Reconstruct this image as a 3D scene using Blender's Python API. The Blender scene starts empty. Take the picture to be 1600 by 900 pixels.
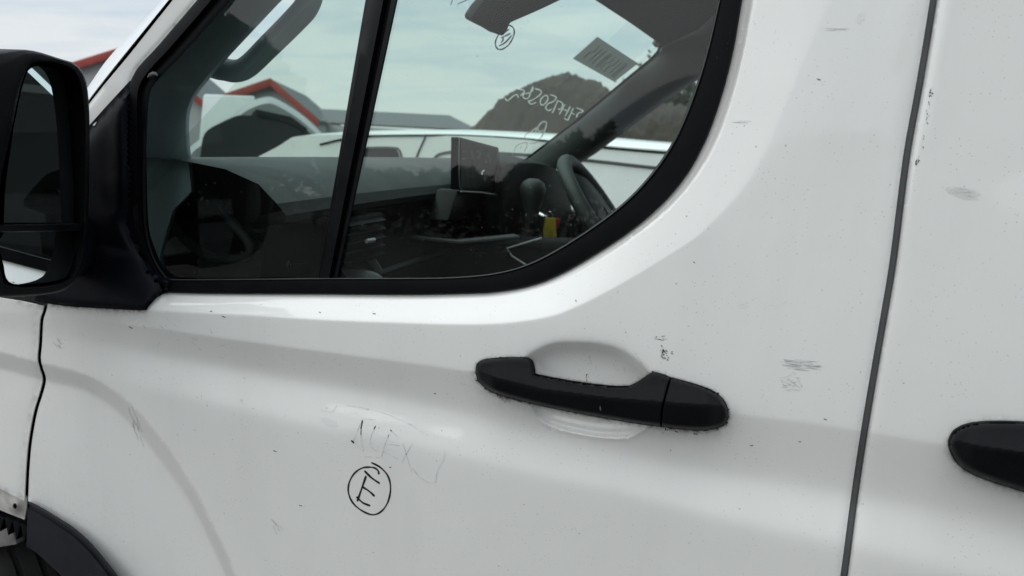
import bpy, bmesh, math, random
import numpy as np
from math import sin, cos, radians, pi
from mathutils import Vector, Matrix
from mathutils.geometry import delaunay_2d_cdt
random.seed(4); rng = np.random.default_rng(4)
scn = bpy.context.scene
col = scn.collection

# ------------------------------------------------------------------ camera
CAM = np.array([0, -.8, 1.5]); YAW = radians(17); PIT = radians(11); ROL = radians(3.5); F = 1150.
fw = np.array([-sin(YAW)*cos(PIT), cos(YAW)*cos(PIT), -sin(PIT)])
r0 = np.array([cos(YAW), sin(YAW), 0]); u0 = np.cross(r0, fw)
rt = r0*cos(ROL)+u0*sin(ROL); up = u0*cos(ROL)-r0*sin(ROL)
cd = bpy.data.cameras.new('camera'); cam = bpy.data.objects.new('camera', cd); col.objects.link(cam)
cam.matrix_world = Matrix(((rt[0], up[0], -fw[0], CAM[0]), (rt[1], up[1], -fw[1], CAM[1]), (rt[2], up[2], -fw[2], CAM[2]), (0, 0, 0, 1)))
cd.sensor_width = 36; cd.lens = F/1600*36; cd.clip_start = .02; cd.clip_end = 3000
cd.dof.use_dof = True; cd.dof.focus_distance = .95; cd.dof.aperture_fstop = 7.0
scn.camera = cam

# ------------------------------------------------------------------ light
SUN_EL, SUN_AZ = radians(46), radians(226)      # azimuth from +Y clockwise
W = bpy.data.worlds.new('World'); scn.world = W; W.use_nodes = True
nt = W.node_tree; N = nt.nodes; L = nt.links; N.clear()
def nd(tree, t, **k):
    n = tree.nodes.new(t)
    for a, b in k.items():
        if a.startswith('i_'):
            key = a[2:]
            n.inputs[int(key) if key.isdigit() else key.replace('_', ' ')].default_value = b
        else: setattr(n, a, b)
    return n
out = nd(nt, 'ShaderNodeOutputWorld'); bg = nd(nt, 'ShaderNodeBackground'); bg.inputs[1].default_value = .1
sky = nd(nt, 'ShaderNodeTexSky', sky_type='NISHITA', sun_disc=False, sun_elevation=SUN_EL, sun_rotation=SUN_AZ)
tc = nd(nt, 'ShaderNodeTexCoord'); sep = nd(nt, 'ShaderNodeSeparateXYZ'); L.new(tc.outputs['Generated'], sep.inputs[0])
zc = nd(nt, 'ShaderNodeMath', operation='MAXIMUM', i_1=.0); L.new(sep.outputs[2], zc.inputs[0])
za = nd(nt, 'ShaderNodeMath', operation='ADD', i_1=.12); L.new(zc.outputs[0], za.inputs[0])
dx = nd(nt, 'ShaderNodeMath', operation='DIVIDE'); L.new(sep.outputs[0], dx.inputs[0]); L.new(za.outputs[0], dx.inputs[1])
dy = nd(nt, 'ShaderNodeMath', operation='DIVIDE'); L.new(sep.outputs[1], dy.inputs[0]); L.new(za.outputs[0], dy.inputs[1])
cb = nd(nt, 'ShaderNodeCombineXYZ'); L.new(dx.outputs[0], cb.inputs[0]); L.new(dy.outputs[0], cb.inputs[1])
mp = nd(nt, 'ShaderNodeMapping'); mp.inputs['Rotation'].default_value = (0, 0, radians(25)); mp.inputs['Scale'].default_value = (.7, 1.45, 1); L.new(cb.outputs[0], mp.inputs[0])
n1 = nd(nt, 'ShaderNodeTexNoise', i_Scale=1.5, i_Detail=7., i_Roughness=.58, i_Distortion=.6); L.new(mp.outputs[0], n1.inputs['Vector'])
cr = nd(nt, 'ShaderNodeValToRGB'); L.new(n1.outputs[0], cr.inputs[0])
cr.color_ramp.elements[0].position = .40; cr.color_ramp.elements[0].color = (5.3, 6.1, 6.9, 1)
cr.color_ramp.elements[1].position = .60; cr.color_ramp.elements[1].color = (6.8, 7.15, 7.4, 1)
# whiter band low down, brighter overcast overhead
hz = nd(nt, 'ShaderNodeMapRange', i_1=.0, i_2=.13, i_3=1., i_4=0.); L.new(sep.outputs[2], hz.inputs[0])
mh = nd(nt, 'ShaderNodeMix', data_type='RGBA'); L.new(hz.outputs[0], mh.inputs[0]); L.new(cr.outputs[0], mh.inputs[6]); mh.inputs[7].default_value = (7.2, 7.4, 7.55, 1)
ze = nd(nt, 'ShaderNodeMapRange', i_1=.22, i_2=1., i_3=1., i_4=2.15); L.new(sep.outputs[2], ze.inputs[0])
mz = nd(nt, 'ShaderNodeVectorMath', operation='SCALE'); L.new(mh.outputs[2], mz.inputs[0]); L.new(ze.outputs[0], mz.inputs['Scale'])
mx = nd(nt, 'ShaderNodeMix', data_type='RGBA', i_0=.9); L.new(sky.outputs[0], mx.inputs[6]); L.new(mz.outputs[0], mx.inputs[7])
L.new(mx.outputs[2], bg.inputs[0]); L.new(bg.outputs[0], out.inputs[0])
sd = bpy.data.lights.new('sun', 'SUN'); sd.energy = 1.5; sd.angle = radians(100); sd.color = (1, .97, .92)
sun = bpy.data.objects.new('sun', sd); col.objects.link(sun)
sv = Vector((sin(SUN_AZ)*cos(SUN_EL), cos(SUN_AZ)*cos(SUN_EL), sin(SUN_EL)))
sun.rotation_euler = sv.to_track_quat('Z', 'Y').to_euler(); sun.location = sv*50
vs = scn.view_settings; vs.view_transform = 'Standard'; vs.look = 'None'; vs.exposure = .22; vs.gamma = 1

# ------------------------------------------------------------------ projection helpers
def ray(px, py):
    px = np.asarray(px, float); py = np.asarray(py, float)
    return fw + rt*((px-800)/F)[..., None] - up*((py-450)/F)[..., None]
def at(px, py, Y):                                 # pixel -> point in the plane y = Y
    d = ray(px, py); return CAM + d*((Y-CAM[1])/d[..., 1])[..., None]
def atX(px, py, X):
    d = ray(px, py); return CAM + d*((X-CAM[0])/d[..., 0])[..., None]
def y0(z):                                         # body side: upright below the belt, leaning in above it
    t = z-1.30; return .05*.5*(t+np.sqrt(t*t+.004))
def P(px, py, h=0.):                               # pixel -> point on the body side, h metres proud of it
    d = ray(px, py); t = np.full(d.shape[:-1], .8)/d[..., 1]
    for _ in range(6):
        z = CAM[2]+d[..., 2]*t; t = (y0(z)-h-CAM[1])/d[..., 1]
    return CAM + d*t[..., None]
def wsx(y, z):                                     # curved windscreen
    return -.80+.054*(y-.12)+(z-1.452)*1.12-.09*(1-((y-.86)/.74)**2)
def atW(px, py, off=0.):
    d = ray(px, py); t = np.full(d.shape[:-1], 1.6)
    for _ in range(30):
        q = CAM+d*t[..., None]
        tx = (wsx(q[..., 1], q[..., 2])+off)/np.where(abs(d[..., 0]) < 1e-3, 1e-3, d[..., 0])
        e = q[..., 0]-wsx(q[..., 1], q[..., 2])-off
        q2 = q+d*.001; e2 = q2[..., 0]-wsx(q2[..., 1], q2[..., 2])-off
        t = t-np.clip(e/((e2-e)/.001), -.3, .3)
    return CAM+d*t[..., None]
def A(*pts): return np.array(pts, float)
def cat(p, n=8, closed=False):                     # catmull-rom
    p = np.asarray(p, float); m = len(p); o = []
    for i in range(m if closed else m-1):
        if closed: a, b, c, d = p[i-1], p[i], p[(i+1) % m], p[(i+2) % m]
        else: a, b, c, d = p[max(i-1, 0)], p[i], p[i+1], p[min(i+2, m-1)]
        for k in range(n):
            t = k/n
            o.append(.5*(2*b+(c-a)*t+(2*a-5*b+4*c-d)*t*t+(3*b-a-3*c+d)*t**3))
    if not closed: o.append(p[-1])
    return np.array(o)
def resample(p, n):
    p = np.asarray(p, float); s = np.r_[0, np.cumsum(np.linalg.norm(np.diff(p, axis=0), axis=1))]
    q = np.linspace(0, s[-1], n)
    return np.stack([np.interp(q, s, p[:, k]) for k in range(p.shape[1])], 1)
def every(p, step, closed=False):
    p = np.asarray(p, float)
    if closed: p = np.vstack([p, p[:1]])
    o = []
    for a, b in zip(p[:-1], p[1:]):
        n = max(1, int(np.linalg.norm(b-a)/step)); o += [a+(b-a)*k/n for k in range(n)]
    if not closed: o.append(p[-1])
    return np.array(o)
def dist(px, py, poly, closed=False):              # distance and side of a polyline
    if closed: poly = np.vstack([poly, poly[:1]])
    best = np.full(np.shape(px), 1e18); sg = np.ones(np.shape(px))
    for a, b in zip(poly[:-1], poly[1:]):
        ab = b-a; l = ab@ab+1e-12
        t = np.clip(((px-a[0])*ab[0]+(py-a[1])*ab[1])/l, 0, 1)
        ex = px-a[0]-t*ab[0]; ey = py-a[1]-t*ab[1]; dd = ex*ex+ey*ey
        m = dd < best-1e-9
        best = np.where(m, dd, best); c = ab[0]*(py-a[1])-ab[1]*(px-a[0])
        sg = np.where(m, np.sign(c), sg)
    return np.sqrt(best), sg
def inside(px, py, poly):
    r = np.zeros(np.shape(px), bool); j = len(poly)-1
    for i in range(len(poly)):
        xi, yi = poly[i]; xj, yj = poly[j]
        c = ((yi > py) != (yj > py)) & (px < (xj-xi)*(py-yi)/(yj-yi+1e-12)+xi)
        r ^= c; j = i
    return r
def ss(a, b, x):
    t = np.clip((x-a)/(b-a), 0, 1); return t*t*(3-2*t)

# ------------------------------------------------------------------ materials
def newmat(name):
    m = bpy.data.materials.new(name); m.use_nodes = True
    t = m.node_tree; b = t.nodes['Principled BSDF']; return m, t, b
def simple(name, c, rough=.5, metal=0., coat=0., bump=0., bscale=900., var=0., vscale=6., spec=.5):
    m, t, b = newmat(name)
    b.inputs['Base Color'].default_value = (*c, 1); b.inputs['Roughness'].default_value = rough
    b.inputs['Metallic'].default_value = metal; b.inputs['Coat Weight'].default_value = coat; b.inputs['Coat Roughness'].default_value = .05
    b.inputs['Specular IOR Level'].default_value = spec
    o = nd(t, 'ShaderNodeTexCoord')
    if var:
        n = nd(t, 'ShaderNodeTexNoise', i_Scale=vscale, i_Detail=6., i_Roughness=.65); t.links.new(o.outputs['Object'], n.inputs['Vector'])
        r = nd(t, 'ShaderNodeMapRange', i_1=.3, i_2=.7, i_3=1-var, i_4=1+var); t.links.new(n.outputs[0], r.inputs[0])
        v = nd(t, 'ShaderNodeVectorMath', operation='SCALE'); v.inputs[0].default_value = c; t.links.new(r.outputs[0], v.inputs['Scale'])
        t.links.new(v.outputs[0], b.inputs['Base Color'])
        r2 = nd(t, 'ShaderNodeMapRange', i_1=.3, i_2=.7, i_3=max(rough-.1, .02), i_4=min(rough+.1, 1)); t.links.new(n.outputs[0], r2.inputs[0]); t.links.new(r2.outputs[0], b.inputs['Roughness'])
    if bump:
        n = nd(t, 'ShaderNodeTexNoise', i_Scale=bscale, i_Detail=2.); t.links.new(o.outputs['Object'], n.inputs['Vector'])
        bp = nd(t, 'ShaderNodeBump', i_Strength=bump, i_Distance=.001); t.links.new(n.outputs[0], bp.inputs['Height']); t.links.new(bp.outputs[0], b.inputs['Normal'])
    return m
def glassmat(name, tint, k=1.0, dust=.01):
    m = bpy.data.materials.new(name); m.use_nodes = True; t = m.node_tree; t.nodes.clear()
    o = nd(t, 'ShaderNodeOutputMaterial'); tr = nd(t, 'ShaderNodeBsdfTransparent'); tr.inputs[0].default_value = (*tint, 1)
    gl = nd(t, 'ShaderNodeBsdfGlossy', i_Roughness=.0); gl.inputs[0].default_value = (1, 1, 1, 1)
    fr = nd(t, 'ShaderNodeFresnel', i_IOR=1.5); mu = nd(t, 'ShaderNodeMath', operation='MULTIPLY', i_1=k, use_clamp=True); t.links.new(fr.outputs[0], mu.inputs[0])
    a = nd(t, 'ShaderNodeMixShader'); t.links.new(mu.outputs[0], a.inputs[0]); t.links.new(tr.outputs[0], a.inputs[1]); t.links.new(gl.outputs[0], a.inputs[2])
    df = nd(t, 'ShaderNodeBsdfDiffuse'); df.inputs[0].default_value = (.55, .55, .52, 1)
    tcn = nd(t, 'ShaderNodeTexCoord')
    ns = nd(t, 'ShaderNodeTexNoise', i_Scale=260., i_Detail=1.); t.links.new(tcn.outputs['Object'], ns.inputs['Vector'])
    s1 = nd(t, 'ShaderNodeMapRange', i_1=.73, i_2=.77, i_3=0., i_4=.10); t.links.new(ns.outputs[0], s1.inputs[0])
    nl = nd(t, 'ShaderNodeTexNoise', i_Scale=9., i_Detail=5.); t.links.new(tcn.outputs['Object'], nl.inputs['Vector'])
    s2 = nd(t, 'ShaderNodeMapRange', i_1=.35, i_2=.75, i_3=dust*.3, i_4=dust*2); t.links.new(nl.outputs[0], s2.inputs[0])
    ad = nd(t, 'ShaderNodeMath', operation='ADD', use_clamp=True); t.links.new(s1.outputs[0], ad.inputs[0]); t.links.new(s2.outputs[0], ad.inputs[1])
    b = nd(t, 'ShaderNodeMixShader'); t.links.new(ad.outputs[0], b.inputs[0]); t.links.new(a.outputs[0], b.inputs[1]); t.links.new(df.outputs[0], b.inputs[2])
    t.links.new(b.outputs[0], o.inputs[0]); return m
def paint(name):
    m, t, b = newmat(name); lk = t.links.new
    b.inputs['Roughness'].default_value = .42; b.inputs['Coat Weight'].default_value = 1.; b.inputs['Coat Roughness'].default_value = .02; b.inputs['Coat IOR'].default_value = 1.53
    o = nd(t, 'ShaderNodeTexCoord'); oc = o.outputs['Object']
    def math(op, a, c=None, clamp=False):
        n = nd(t, 'ShaderNodeMath', operation=op, use_clamp=clamp)
        for i, v in enumerate((a, c)):
            if v is None: continue
            if isinstance(v, (int, float)): n.inputs[i].default_value = v
            else: lk(v, n.inputs[i])
        return n.outputs[0]
    def noise(sc, det=4., rough=.6, vec=oc, scale=None):
        if scale is not None:
            mpn = nd(t, 'ShaderNodeMapping'); mpn.inputs['Scale'].default_value = scale[0]; mpn.inputs['Rotation'].default_value = (0, scale[1], 0); lk(oc, mpn.inputs[0]); vec = mpn.outputs[0]
        n = nd(t, 'ShaderNodeTexNoise', i_Scale=sc, i_Detail=det, i_Roughness=rough); lk(vec, n.inputs['Vector']); return n.outputs[0]
    def rmp(v, a, c, d, e):
        n = nd(t, 'ShaderNodeMapRange', i_1=a, i_2=c, i_3=d, i_4=e); lk(v, n.inputs[0]); return n.outputs[0]
    film = rmp(noise(5., 6., .6), .35, .7, 0., .05)                        # thin road film
    streak = rmp(noise(14., 4., .6, scale=((1, 1, .12), 0)), .5, .8, 0., .045)
    vor = nd(t, 'ShaderNodeTexVoronoi', i_Scale=62.); lk(oc, vor.inputs['Vector'])       # specks of tar and fly marks
    spk = math('MULTIPLY', rmp(vor.outputs['Distance'], .04, .075, 1., 0.), rmp(noise(11., 2.), .52, .56, 0., .5))
    vor2 = nd(t, 'ShaderNodeTexVoronoi', i_Scale=190.); lk(oc, vor2.inputs['Vector'])
    spk2 = math('MULTIPLY', rmp(vor2.outputs['Distance'], .08, .14, 1., 0.), rmp(noise(17., 3.), .43, .58, 0., .42))
    dirt = math('ADD', math('ADD', film, streak), math('ADD', spk, spk2))
    def scuff(px, py, rx, ry, rot, thr, amt, sc=160., stretch=5.):         # a patch of scratches in its own place
        amt *= .68
        c = P(px, py); k = .00075
        mpn = nd(t, 'ShaderNodeMapping', vector_type='TEXTURE'); mpn.inputs['Location'].default_value = tuple(c); mpn.inputs['Rotation'].default_value = (0, rot, 0)
        mpn.inputs['Scale'].default_value = (rx*k, .25, ry*k); lk(oc, mpn.inputs[0])
        ln = nd(t, 'ShaderNodeVectorMath', operation='LENGTH'); lk(mpn.outputs[0], ln.inputs[0])
        msk = rmp(ln.outputs['Value'], .25, 1., 1., 0.)
        nn = noise(sc*2.6, 6., .8, scale=((1/stretch, 1/stretch, 1), -rot))
        return math('MULTIPLY', rmp(math('MULTIPLY', nn, math('ADD', math('MULTIPLY', msk, .6), .4)), thr, thr+.06, 0., amt), rmp(ln.outputs['Value'], .9, 1., 1., 0.))
    for a in ((1505, 302, 28, 10, .2, .28, .26, 90., 3.), (515, 662, 30, 12, .2, .34, .14, 60., 3.), (575, 688, 80, 40, .1, .36, .06, 50., 4.),
              (965, 640, 90, 8, .19, .42, .4, 300., 1.2), (1345, 30, 14, 22, .2, .46, .25, 300., 1.), (785, 622, 26, 22, .3, .42, .6, 260., 1.), (375, 628, 10, 10, .6, .44, .25, 200., 3.)):
        dirt = math('ADD', dirt, scuff(*a))
    at_ = nd(t, 'ShaderNodeAttribute', attribute_name='grime')
    g = math('MULTIPLY', at_.outputs['Fac'], rmp(noise(130., 4., .7), .33, .62, .15, 1.))
    dirt = math('MINIMUM', math('ADD', dirt, g), .93)
    mxn = nd(t, 'ShaderNodeMix', data_type='RGBA'); lk(dirt, mxn.inputs[0]); mxn.inputs[6].default_value = (.772, .772, .742, 1); mxn.inputs[7].default_value = (.045, .04, .035, 1)
    lk(mxn.outputs[2], b.inputs['Base Color'])
    lk(rmp(dirt, .03, .4, 1., .1), b.inputs['Coat Weight'])
    # orange peel and slow waviness of pressed steel under the lacquer
    bp = nd(t, 'ShaderNodeBump', i_Strength=.18, i_Distance=.002); lk(noise(9., 2., .5), bp.inputs['Height'])
    bp2 = nd(t, 'ShaderNodeBump', i_Strength=.05, i_Distance=.0003); lk(noise(420., 1., .5), bp2.inputs['Height']); lk(bp.outputs[0], bp2.inputs['Normal'])
    lk(bp2.outputs[0], b.inputs['Coat Normal']); lk(bp.outputs[0], b.inputs['Normal'])
    return m
M = dict(
    paint=paint('white_paint'),
    vanw=simple('van_white', (.84, .85, .83), .35, coat=.8, var=.03),
    white=simple('plain_white_paint', (.74, .755, .745), .35, coat=.8, var=.04),
    plastic=simple('black_textured_plastic', (.003, .0035, .0045), .42, spec=.12, bump=.8, bscale=1100., var=.25, vscale=30.),
    trimp=simple('grey_black_plastic', (.009, .010, .014), .55, spec=.3, bump=.3, bscale=1500., var=.25, vscale=18.),
    sailp=simple('sail_plastic', (.003, .0035, .0065), .5, spec=.09, bump=.3, bscale=1500., var=.25, vscale=18.),
    gloss=simple('satin_black', (.003, .0034, .0045), .36, spec=.14, var=.2, vscale=25.),
    rubber=simple('black_rubber', (.003, .0034, .0045), .5, spec=.10, var=.3, vscale=20.),
    lip=simple('lip_highlight_rubber', (.055, .057, .056), .6, var=.35, vscale=14.),  # lip's highlight put into a greyer rubber colour
    greyrub=simple('grey_rubber_filler', (.075, .079, .078), .7, var=.25, vscale=25.),
    dark=simple('dark_void', (.004, .004, .004), 1., spec=0),
    jamb=simple('dark_jamb', (.02, .02, .02), .8),
    inner=simple('charcoal_trim', (.045, .05, .05), .62, bump=.3, bscale=700., var=.15, vscale=9.),
    innerdk=simple('black_trim', (.012, .0128, .0135), .6, spec=.1, bump=.2, bscale=900.),
    pillar=simple('grey_pillar_trim', (.20, .235, .25), .75, spec=.2, var=.08),
    farpil=simple('far_pillar_trim', (.06, .068, .067), .6, spec=.3),
    dashtop=simple('dash_top_grain', (.026, .030, .029), .62, bump=.4, bscale=600., var=.1),
    lowtrim=simple('grey_lower_trim', (.22, .24, .235), .6, bump=.2, bscale=700., var=.1),
    silver=simple('silver_trim', (.5, .5, .5), .3, metal=.15),
    chrome=simple('chrome', (.8, .8, .8), .12, metal=1.),
    screen=simple('screen_face', (.007, .008, .0085), .4, spec=.12, var=.3, vscale=60.),
    smear=simple('pale_smear', (.3, .31, .31), .6),
    lining=simple('headlining', (.03, .034, .034), .9),
    mirror=simple('mirror_silver', (.78, .82, .82), .0, metal=1.),
    ink=simple('black_marker_ink', (.012, .012, .014), .4),
    fade=simple('faded_marker_ink', (.60, .61, .60), .5, var=.35, vscale=90.),
    purple=simple('purple_marker_ink', (.07, .015, .06), .5),
    chalk=simple('white_paint_pen', (.85, .88, .85), .8),
    scr=simple('grey_scratch', (.50, .51, .50), .6, var=.2, vscale=200.),
    grime=simple('black_grime', (.02, .019, .017), .8),
    label=simple('dark_sticker_back', (.10, .105, .10), .8, var=.12, vscale=90.),
    labink=simple('sticker_print', (.004, .004, .004), 1., spec=0),
    tyre=simple('tyre_rubber', (.010, .010, .010), .8, spec=.2, var=.3, vscale=14., bump=.4, bscale=300.),
    dirtyw=simple('grimy_white_steel', (.5, .49, .46), .6, var=.35, vscale=28.),
    steel=simple('grimy_steel', (.16, .155, .15), .7, var=.4, vscale=40.),
    yellow=simple('yellow_plastic', (.42, .31, .015), .4), red=simple('red_plastic', (.32, .02, .015), .4),
    khaki=simple('khaki_door_card', (.055, .05, .028), .7, var=.2),
    glass=glassmat('side_glass', (.83, .94, .89), .72, .003),
    wglass=glassmat('windscreen_glass', (.87, .945, .895), .7, .004),
    seat=simple('seat_cloth', (.02, .02, .022), .9, bump=.5, bscale=400.),
    cglass=simple('dark_car_glass', (.008, .009, .01), .3, spec=.2),
    carGrey=simple('grey_car_paint', (.2, .21, .21), .35, coat=1., var=.06),
    redtrim=simple('red_barge_paint', (.30, .045, .032), .5, var=.2, vscale=2.),
    wall=simple('grey_cladding', (.36, .37, .37), .7, var=.12, vscale=1.5),
    shedwall=simple('dark_shed_cladding', (.09, .095, .10), .7, var=.15, vscale=1.),
    roof=simple('dark_roof_sheet', (.07, .08, .085), .6, var=.15, vscale=1.),
    ground=simple('gravel_yard', (.085, .08, .075), .95, bump=1., bscale=14., var=.3, vscale=1.2),
    soil=simple('brown_soil', (.034, .027, .019), .95, bump=1., bscale=9., var=.45, vscale=3.),
    leaf=simple('dark_leaves', (.045, .065, .03), .7, var=.5, vscale=3.), bark=simple('bark', (.07, .055, .04), .9, var=.3),
    metalwall=simple('bulkhead_steel', (.2, .2, .2), .6),
)

for _n, _c in (('chalk', (.5, .52, .5)), ('label', (.125, .13, .125))):
  _m = M[_n]; _t = _m.node_tree; _t.nodes.clear(); _o = nd(_t, 'ShaderNodeOutputMaterial'); _d = nd(_t, 'ShaderNodeBsdfDiffuse'); _l = nd(_t, 'ShaderNodeBsdfTranslucent'); _x = nd(_t, 'ShaderNodeMixShader', i_0=.7)
  _d.inputs[0].default_value = (*_c, 1); _l.inputs[0].default_value = (*_c, 1); _t.links.new(_d.outputs[0], _x.inputs[1]); _t.links.new(_l.outputs[0], _x.inputs[2]); _t.links.new(_x.outputs[0], _o.inputs[0])
# ------------------------------------------------------------------ object helpers
def link(o, parent=None):
    col.objects.link(o)
    if parent is not None:
        o.parent = parent; o.matrix_parent_inverse = parent_world(parent).inverted()
    return o
def parent_world(p):
    m = p.matrix_basis.copy()
    if p.parent: m = parent_world(p.parent) @ p.matrix_parent_inverse @ m
    return m
def mesh(name, v, f, mat, parent=None, smooth=True, normals=None, attr=None, auto=None):
    me = bpy.data.meshes.new(name); me.from_pydata([tuple(map(float, q)) for q in v], [], [tuple(map(int, q)) for q in f]); me.update()
    me.materials.append(M[mat] if isinstance(mat, str) else mat)
    if smooth: me.polygons.foreach_set('use_smooth', np.ones(len(me.polygons), bool))
    if auto: me.set_sharp_from_angle(angle=radians(auto))
    if normals is not None: me.normals_split_custom_set_from_vertices([tuple(map(float, q)) for q in normals])
    if attr is not None:
        a = me.attributes.new('grime', 'FLOAT', 'POINT'); a.data.foreach_set('value', np.asarray(attr, np.float32))
    return link(bpy.data.objects.new(name, me), parent)
def thing(name, label, cat, loc, group=None):
    o = bpy.data.objects.new(name, None); o.empty_display_size = .2; o.location = tuple(map(float, loc)); col.objects.link(o)
    o['label'] = label; o['category'] = cat
    if group: o['group'] = group
    return o
def tag(o, label, cat, group=None):
    o['label'] = label; o['category'] = cat
    if group: o['group'] = group
    return o
def cdt(outline, holes=(), step=8., extra=None, jitter=0.):
    edges = []; pts = []
    for ring in [outline, *holes]:
        ring = every(ring, step, True); b = len(pts); n = len(ring)
        pts += [tuple(q) for q in ring]; edges += [(b+i, b+(i+1) % n) for i in range(n)]
    nb = len(pts); x0_, y0_ = outline.min(0); x1_, y1_ = outline.max(0)
    gx, gy = np.meshgrid(np.arange(x0_+step/2, x1_, step), np.arange(y0_+step/2, y1_, step*.9)); gx = gx.astype(float)
    gx[1::2] += step/2; gx = gx.ravel(); gy = gy.ravel()
    if extra is not None: gx = np.r_[gx, extra[:, 0]]; gy = np.r_[gy, extra[:, 1]]
    ok = inside(gx, gy, outline)
    for h in holes: ok &= ~inside(gx, gy, h)
    gx = gx[ok]; gy = gy[ok]
    dmin = np.full(gx.shape, 1e9)
    for ring in [outline, *holes]: dmin = np.minimum(dmin, dist(gx, gy, np.asarray(ring), True)[0])
    k = dmin > step*.35
    pts += list(zip(gx[k], gy[k]))
    r = delaunay_2d_cdt([Vector(p) for p in pts], edges, [], 1, 1e-6)
    v = np.array([tuple(q) for q in r[0]]); f = np.array([list(q) for q in r[2]])
    c = v[f].mean(1); keep = inside(c[:, 0], c[:, 1], outline)
    for h in holes: keep &= ~inside(c[:, 0], c[:, 1], h)
    f = f[keep]
    a, b_, c_ = v[f[:, 0]], v[f[:, 1]], v[f[:, 2]]
    area = (b_[:, 0]-a[:, 0])*(c_[:, 1]-a[:, 1])-(b_[:, 1]-a[:, 1])*(c_[:, 0]-a[:, 0])
    fl = area > 0; f[fl] = f[fl][:, ::-1]              # face the viewer (pixel y runs down)
    used = np.unique(f); mp_ = -np.ones(len(v), int); mp_[used] = np.arange(len(used))
    return v[used], mp_[f]
def boundary(f):
    from collections import Counter
    e = {}
    for t in f:
        for i in range(3):
            a, b = int(t[i]), int(t[(i+1) % 3])
            if (b, a) in e: del e[(b, a)]
            else: e[(a, b)] = 1
    return list(e)
def skin(name, outline, hf, mat, parent, holes=(), step=8., depth=.012, extra=None, grime=None, back=None):
    """a sheet over the body side: front surface y0 - h, with its edges folded inward"""
    v, f = cdt(np.asarray(outline, float), [np.asarray(h, float) for h in holes], step, extra)
    x, y = v[:, 0], v[:, 1]; e = .6
    H = hf(x, y); pos = P(x, y, H)
    tx = P(x+e, y, hf(x+e, y))-P(x-e, y, hf(x-e, y)); ty = P(x, y+e, hf(x, y+e))-P(x, y-e, hf(x, y-e))
    n = np.cross(ty, tx); n /= np.linalg.norm(n, axis=1)[:, None]+1e-12
    n[n[:, 1] > 0] *= -1
    be = boundary(f); bi = sorted({i for q in be for i in q}); nb = len(v); mp_ = {}
    V = list(pos); Nn = list(n)
    for i in bi: mp_[i] = len(V); V.append(pos[i]+np.array([0, depth, 0])); Nn.append(n[i])
    Fc = [tuple(q) for q in f]; g = None if grime is None else list(grime(x, y))+[.0]*len(bi)
    ob = mesh(name, V, Fc, mat, parent, True, Nn, g)
    V2 = []; F2 = []; idx = {}
    for i in bi: idx[i] = len(V2); V2 += [pos[i], pos[i]+np.array([0, depth, 0])]
    for a, b in be: F2.append((idx[b], idx[a], idx[a]+1, idx[b]+1))
    # the folded edge, joined to the same mesh
    me2 = bpy.data.meshes.new('edge'); me2.from_pydata([tuple(map(float, q)) for q in V2], [], F2); me2.update()
    bm = bmesh.new(); bm.from_mesh(ob.data); bm.from_mesh(me2)
    bm.to_mesh(ob.data); bm.free(); bpy.data.meshes.remove(me2)
    me = ob.data; nv = len(V); full = [tuple(map(float, q)) for q in Nn]
    ln = []
    for p in me.polygons:
        if len(p.vertices) == 4: ln += [tuple(p.normal)]*4
        else: ln += [full[i] for i in p.vertices]
    me.normals_split_custom_set(ln)
    return ob
def strip(name, a, b, prof, mat, parent, n=60, mapf=P, closed=False, hadd=None):
    """ribbon between two pixel polylines; prof = [(t, h)]"""
    a = resample(a, n); b = resample(b, n); V = []; K = len(prof)
    for t, h in prof:
        q = a+(b-a)*t; hh = h+(hadd(q[:, 0], q[:, 1]) if hadd else 0)
        V.append(mapf(q[:, 0], q[:, 1], hh))
    V = np.array(V).reshape(-1, 3); Fc = []
    for k in range(K-1):
        for i in range(n-1):
            Fc.append((k*n+i, k*n+i+1, (k+1)*n+i+1, (k+1)*n+i))
    return mesh(name, V, Fc, mat, parent, auto=40)
def tube(name, path, r, mat, parent, n=10, closed=False, flat=1., caps=True):
    path = np.asarray(path, float); m = len(path); V = []; Fc = []; r = np.broadcast_to(r, (m,))
    prev = None
    for i in range(m):
        if closed: t = path[(i+1) % m]-path[i-1]
        else: t = path[min(i+1, m-1)]-path[max(i-1, 0)]
        t = t/np.linalg.norm(t)
        if prev is None:
            a = np.cross(t, [0, 1, 0]); a = a if np.linalg.norm(a) > .1 else np.cross(t, [0, 0, 1])
        else: a = prev-t*(prev@t)
        a = a/np.linalg.norm(a); b = np.cross(t, a); prev = a
        for k in range(n):
            q = 2*pi*k/n; V.append(path[i]+a*cos(q)*r[i]+b*sin(q)*r[i]*flat)
    for i in range(m if closed else m-1):
        for k in range(n):
            j = (i+1) % m; Fc.append((i*n+k, i*n+(k+1) % n, j*n+(k+1) % n, j*n+k))
    if caps and not closed: Fc += [tuple(range(n))[::-1], tuple(range((m-1)*n, m*n))]
    return mesh(name, V, Fc, mat, parent, auto=50)
def bevel(ob, w=.004, seg=2):
    bm = bmesh.new(); bm.from_mesh(ob.data)
    bmesh.ops.recalc_face_normals(bm, faces=bm.faces)
    es = [e for e in bm.edges if len(e.link_faces) == 2 and e.calc_face_angle(0) > radians(30)]
    bmesh.ops.bevel(bm, geom=es, offset=w, segments=seg, profile=.6, affect='EDGES', clamp_overlap=True)
    bm.to_mesh(ob.data); bm.free(); ob.data.polygons.foreach_set('use_smooth', np.ones(len(ob.data.polygons), bool)); ob.data.set_sharp_from_angle(angle=radians(45)); return ob
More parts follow.
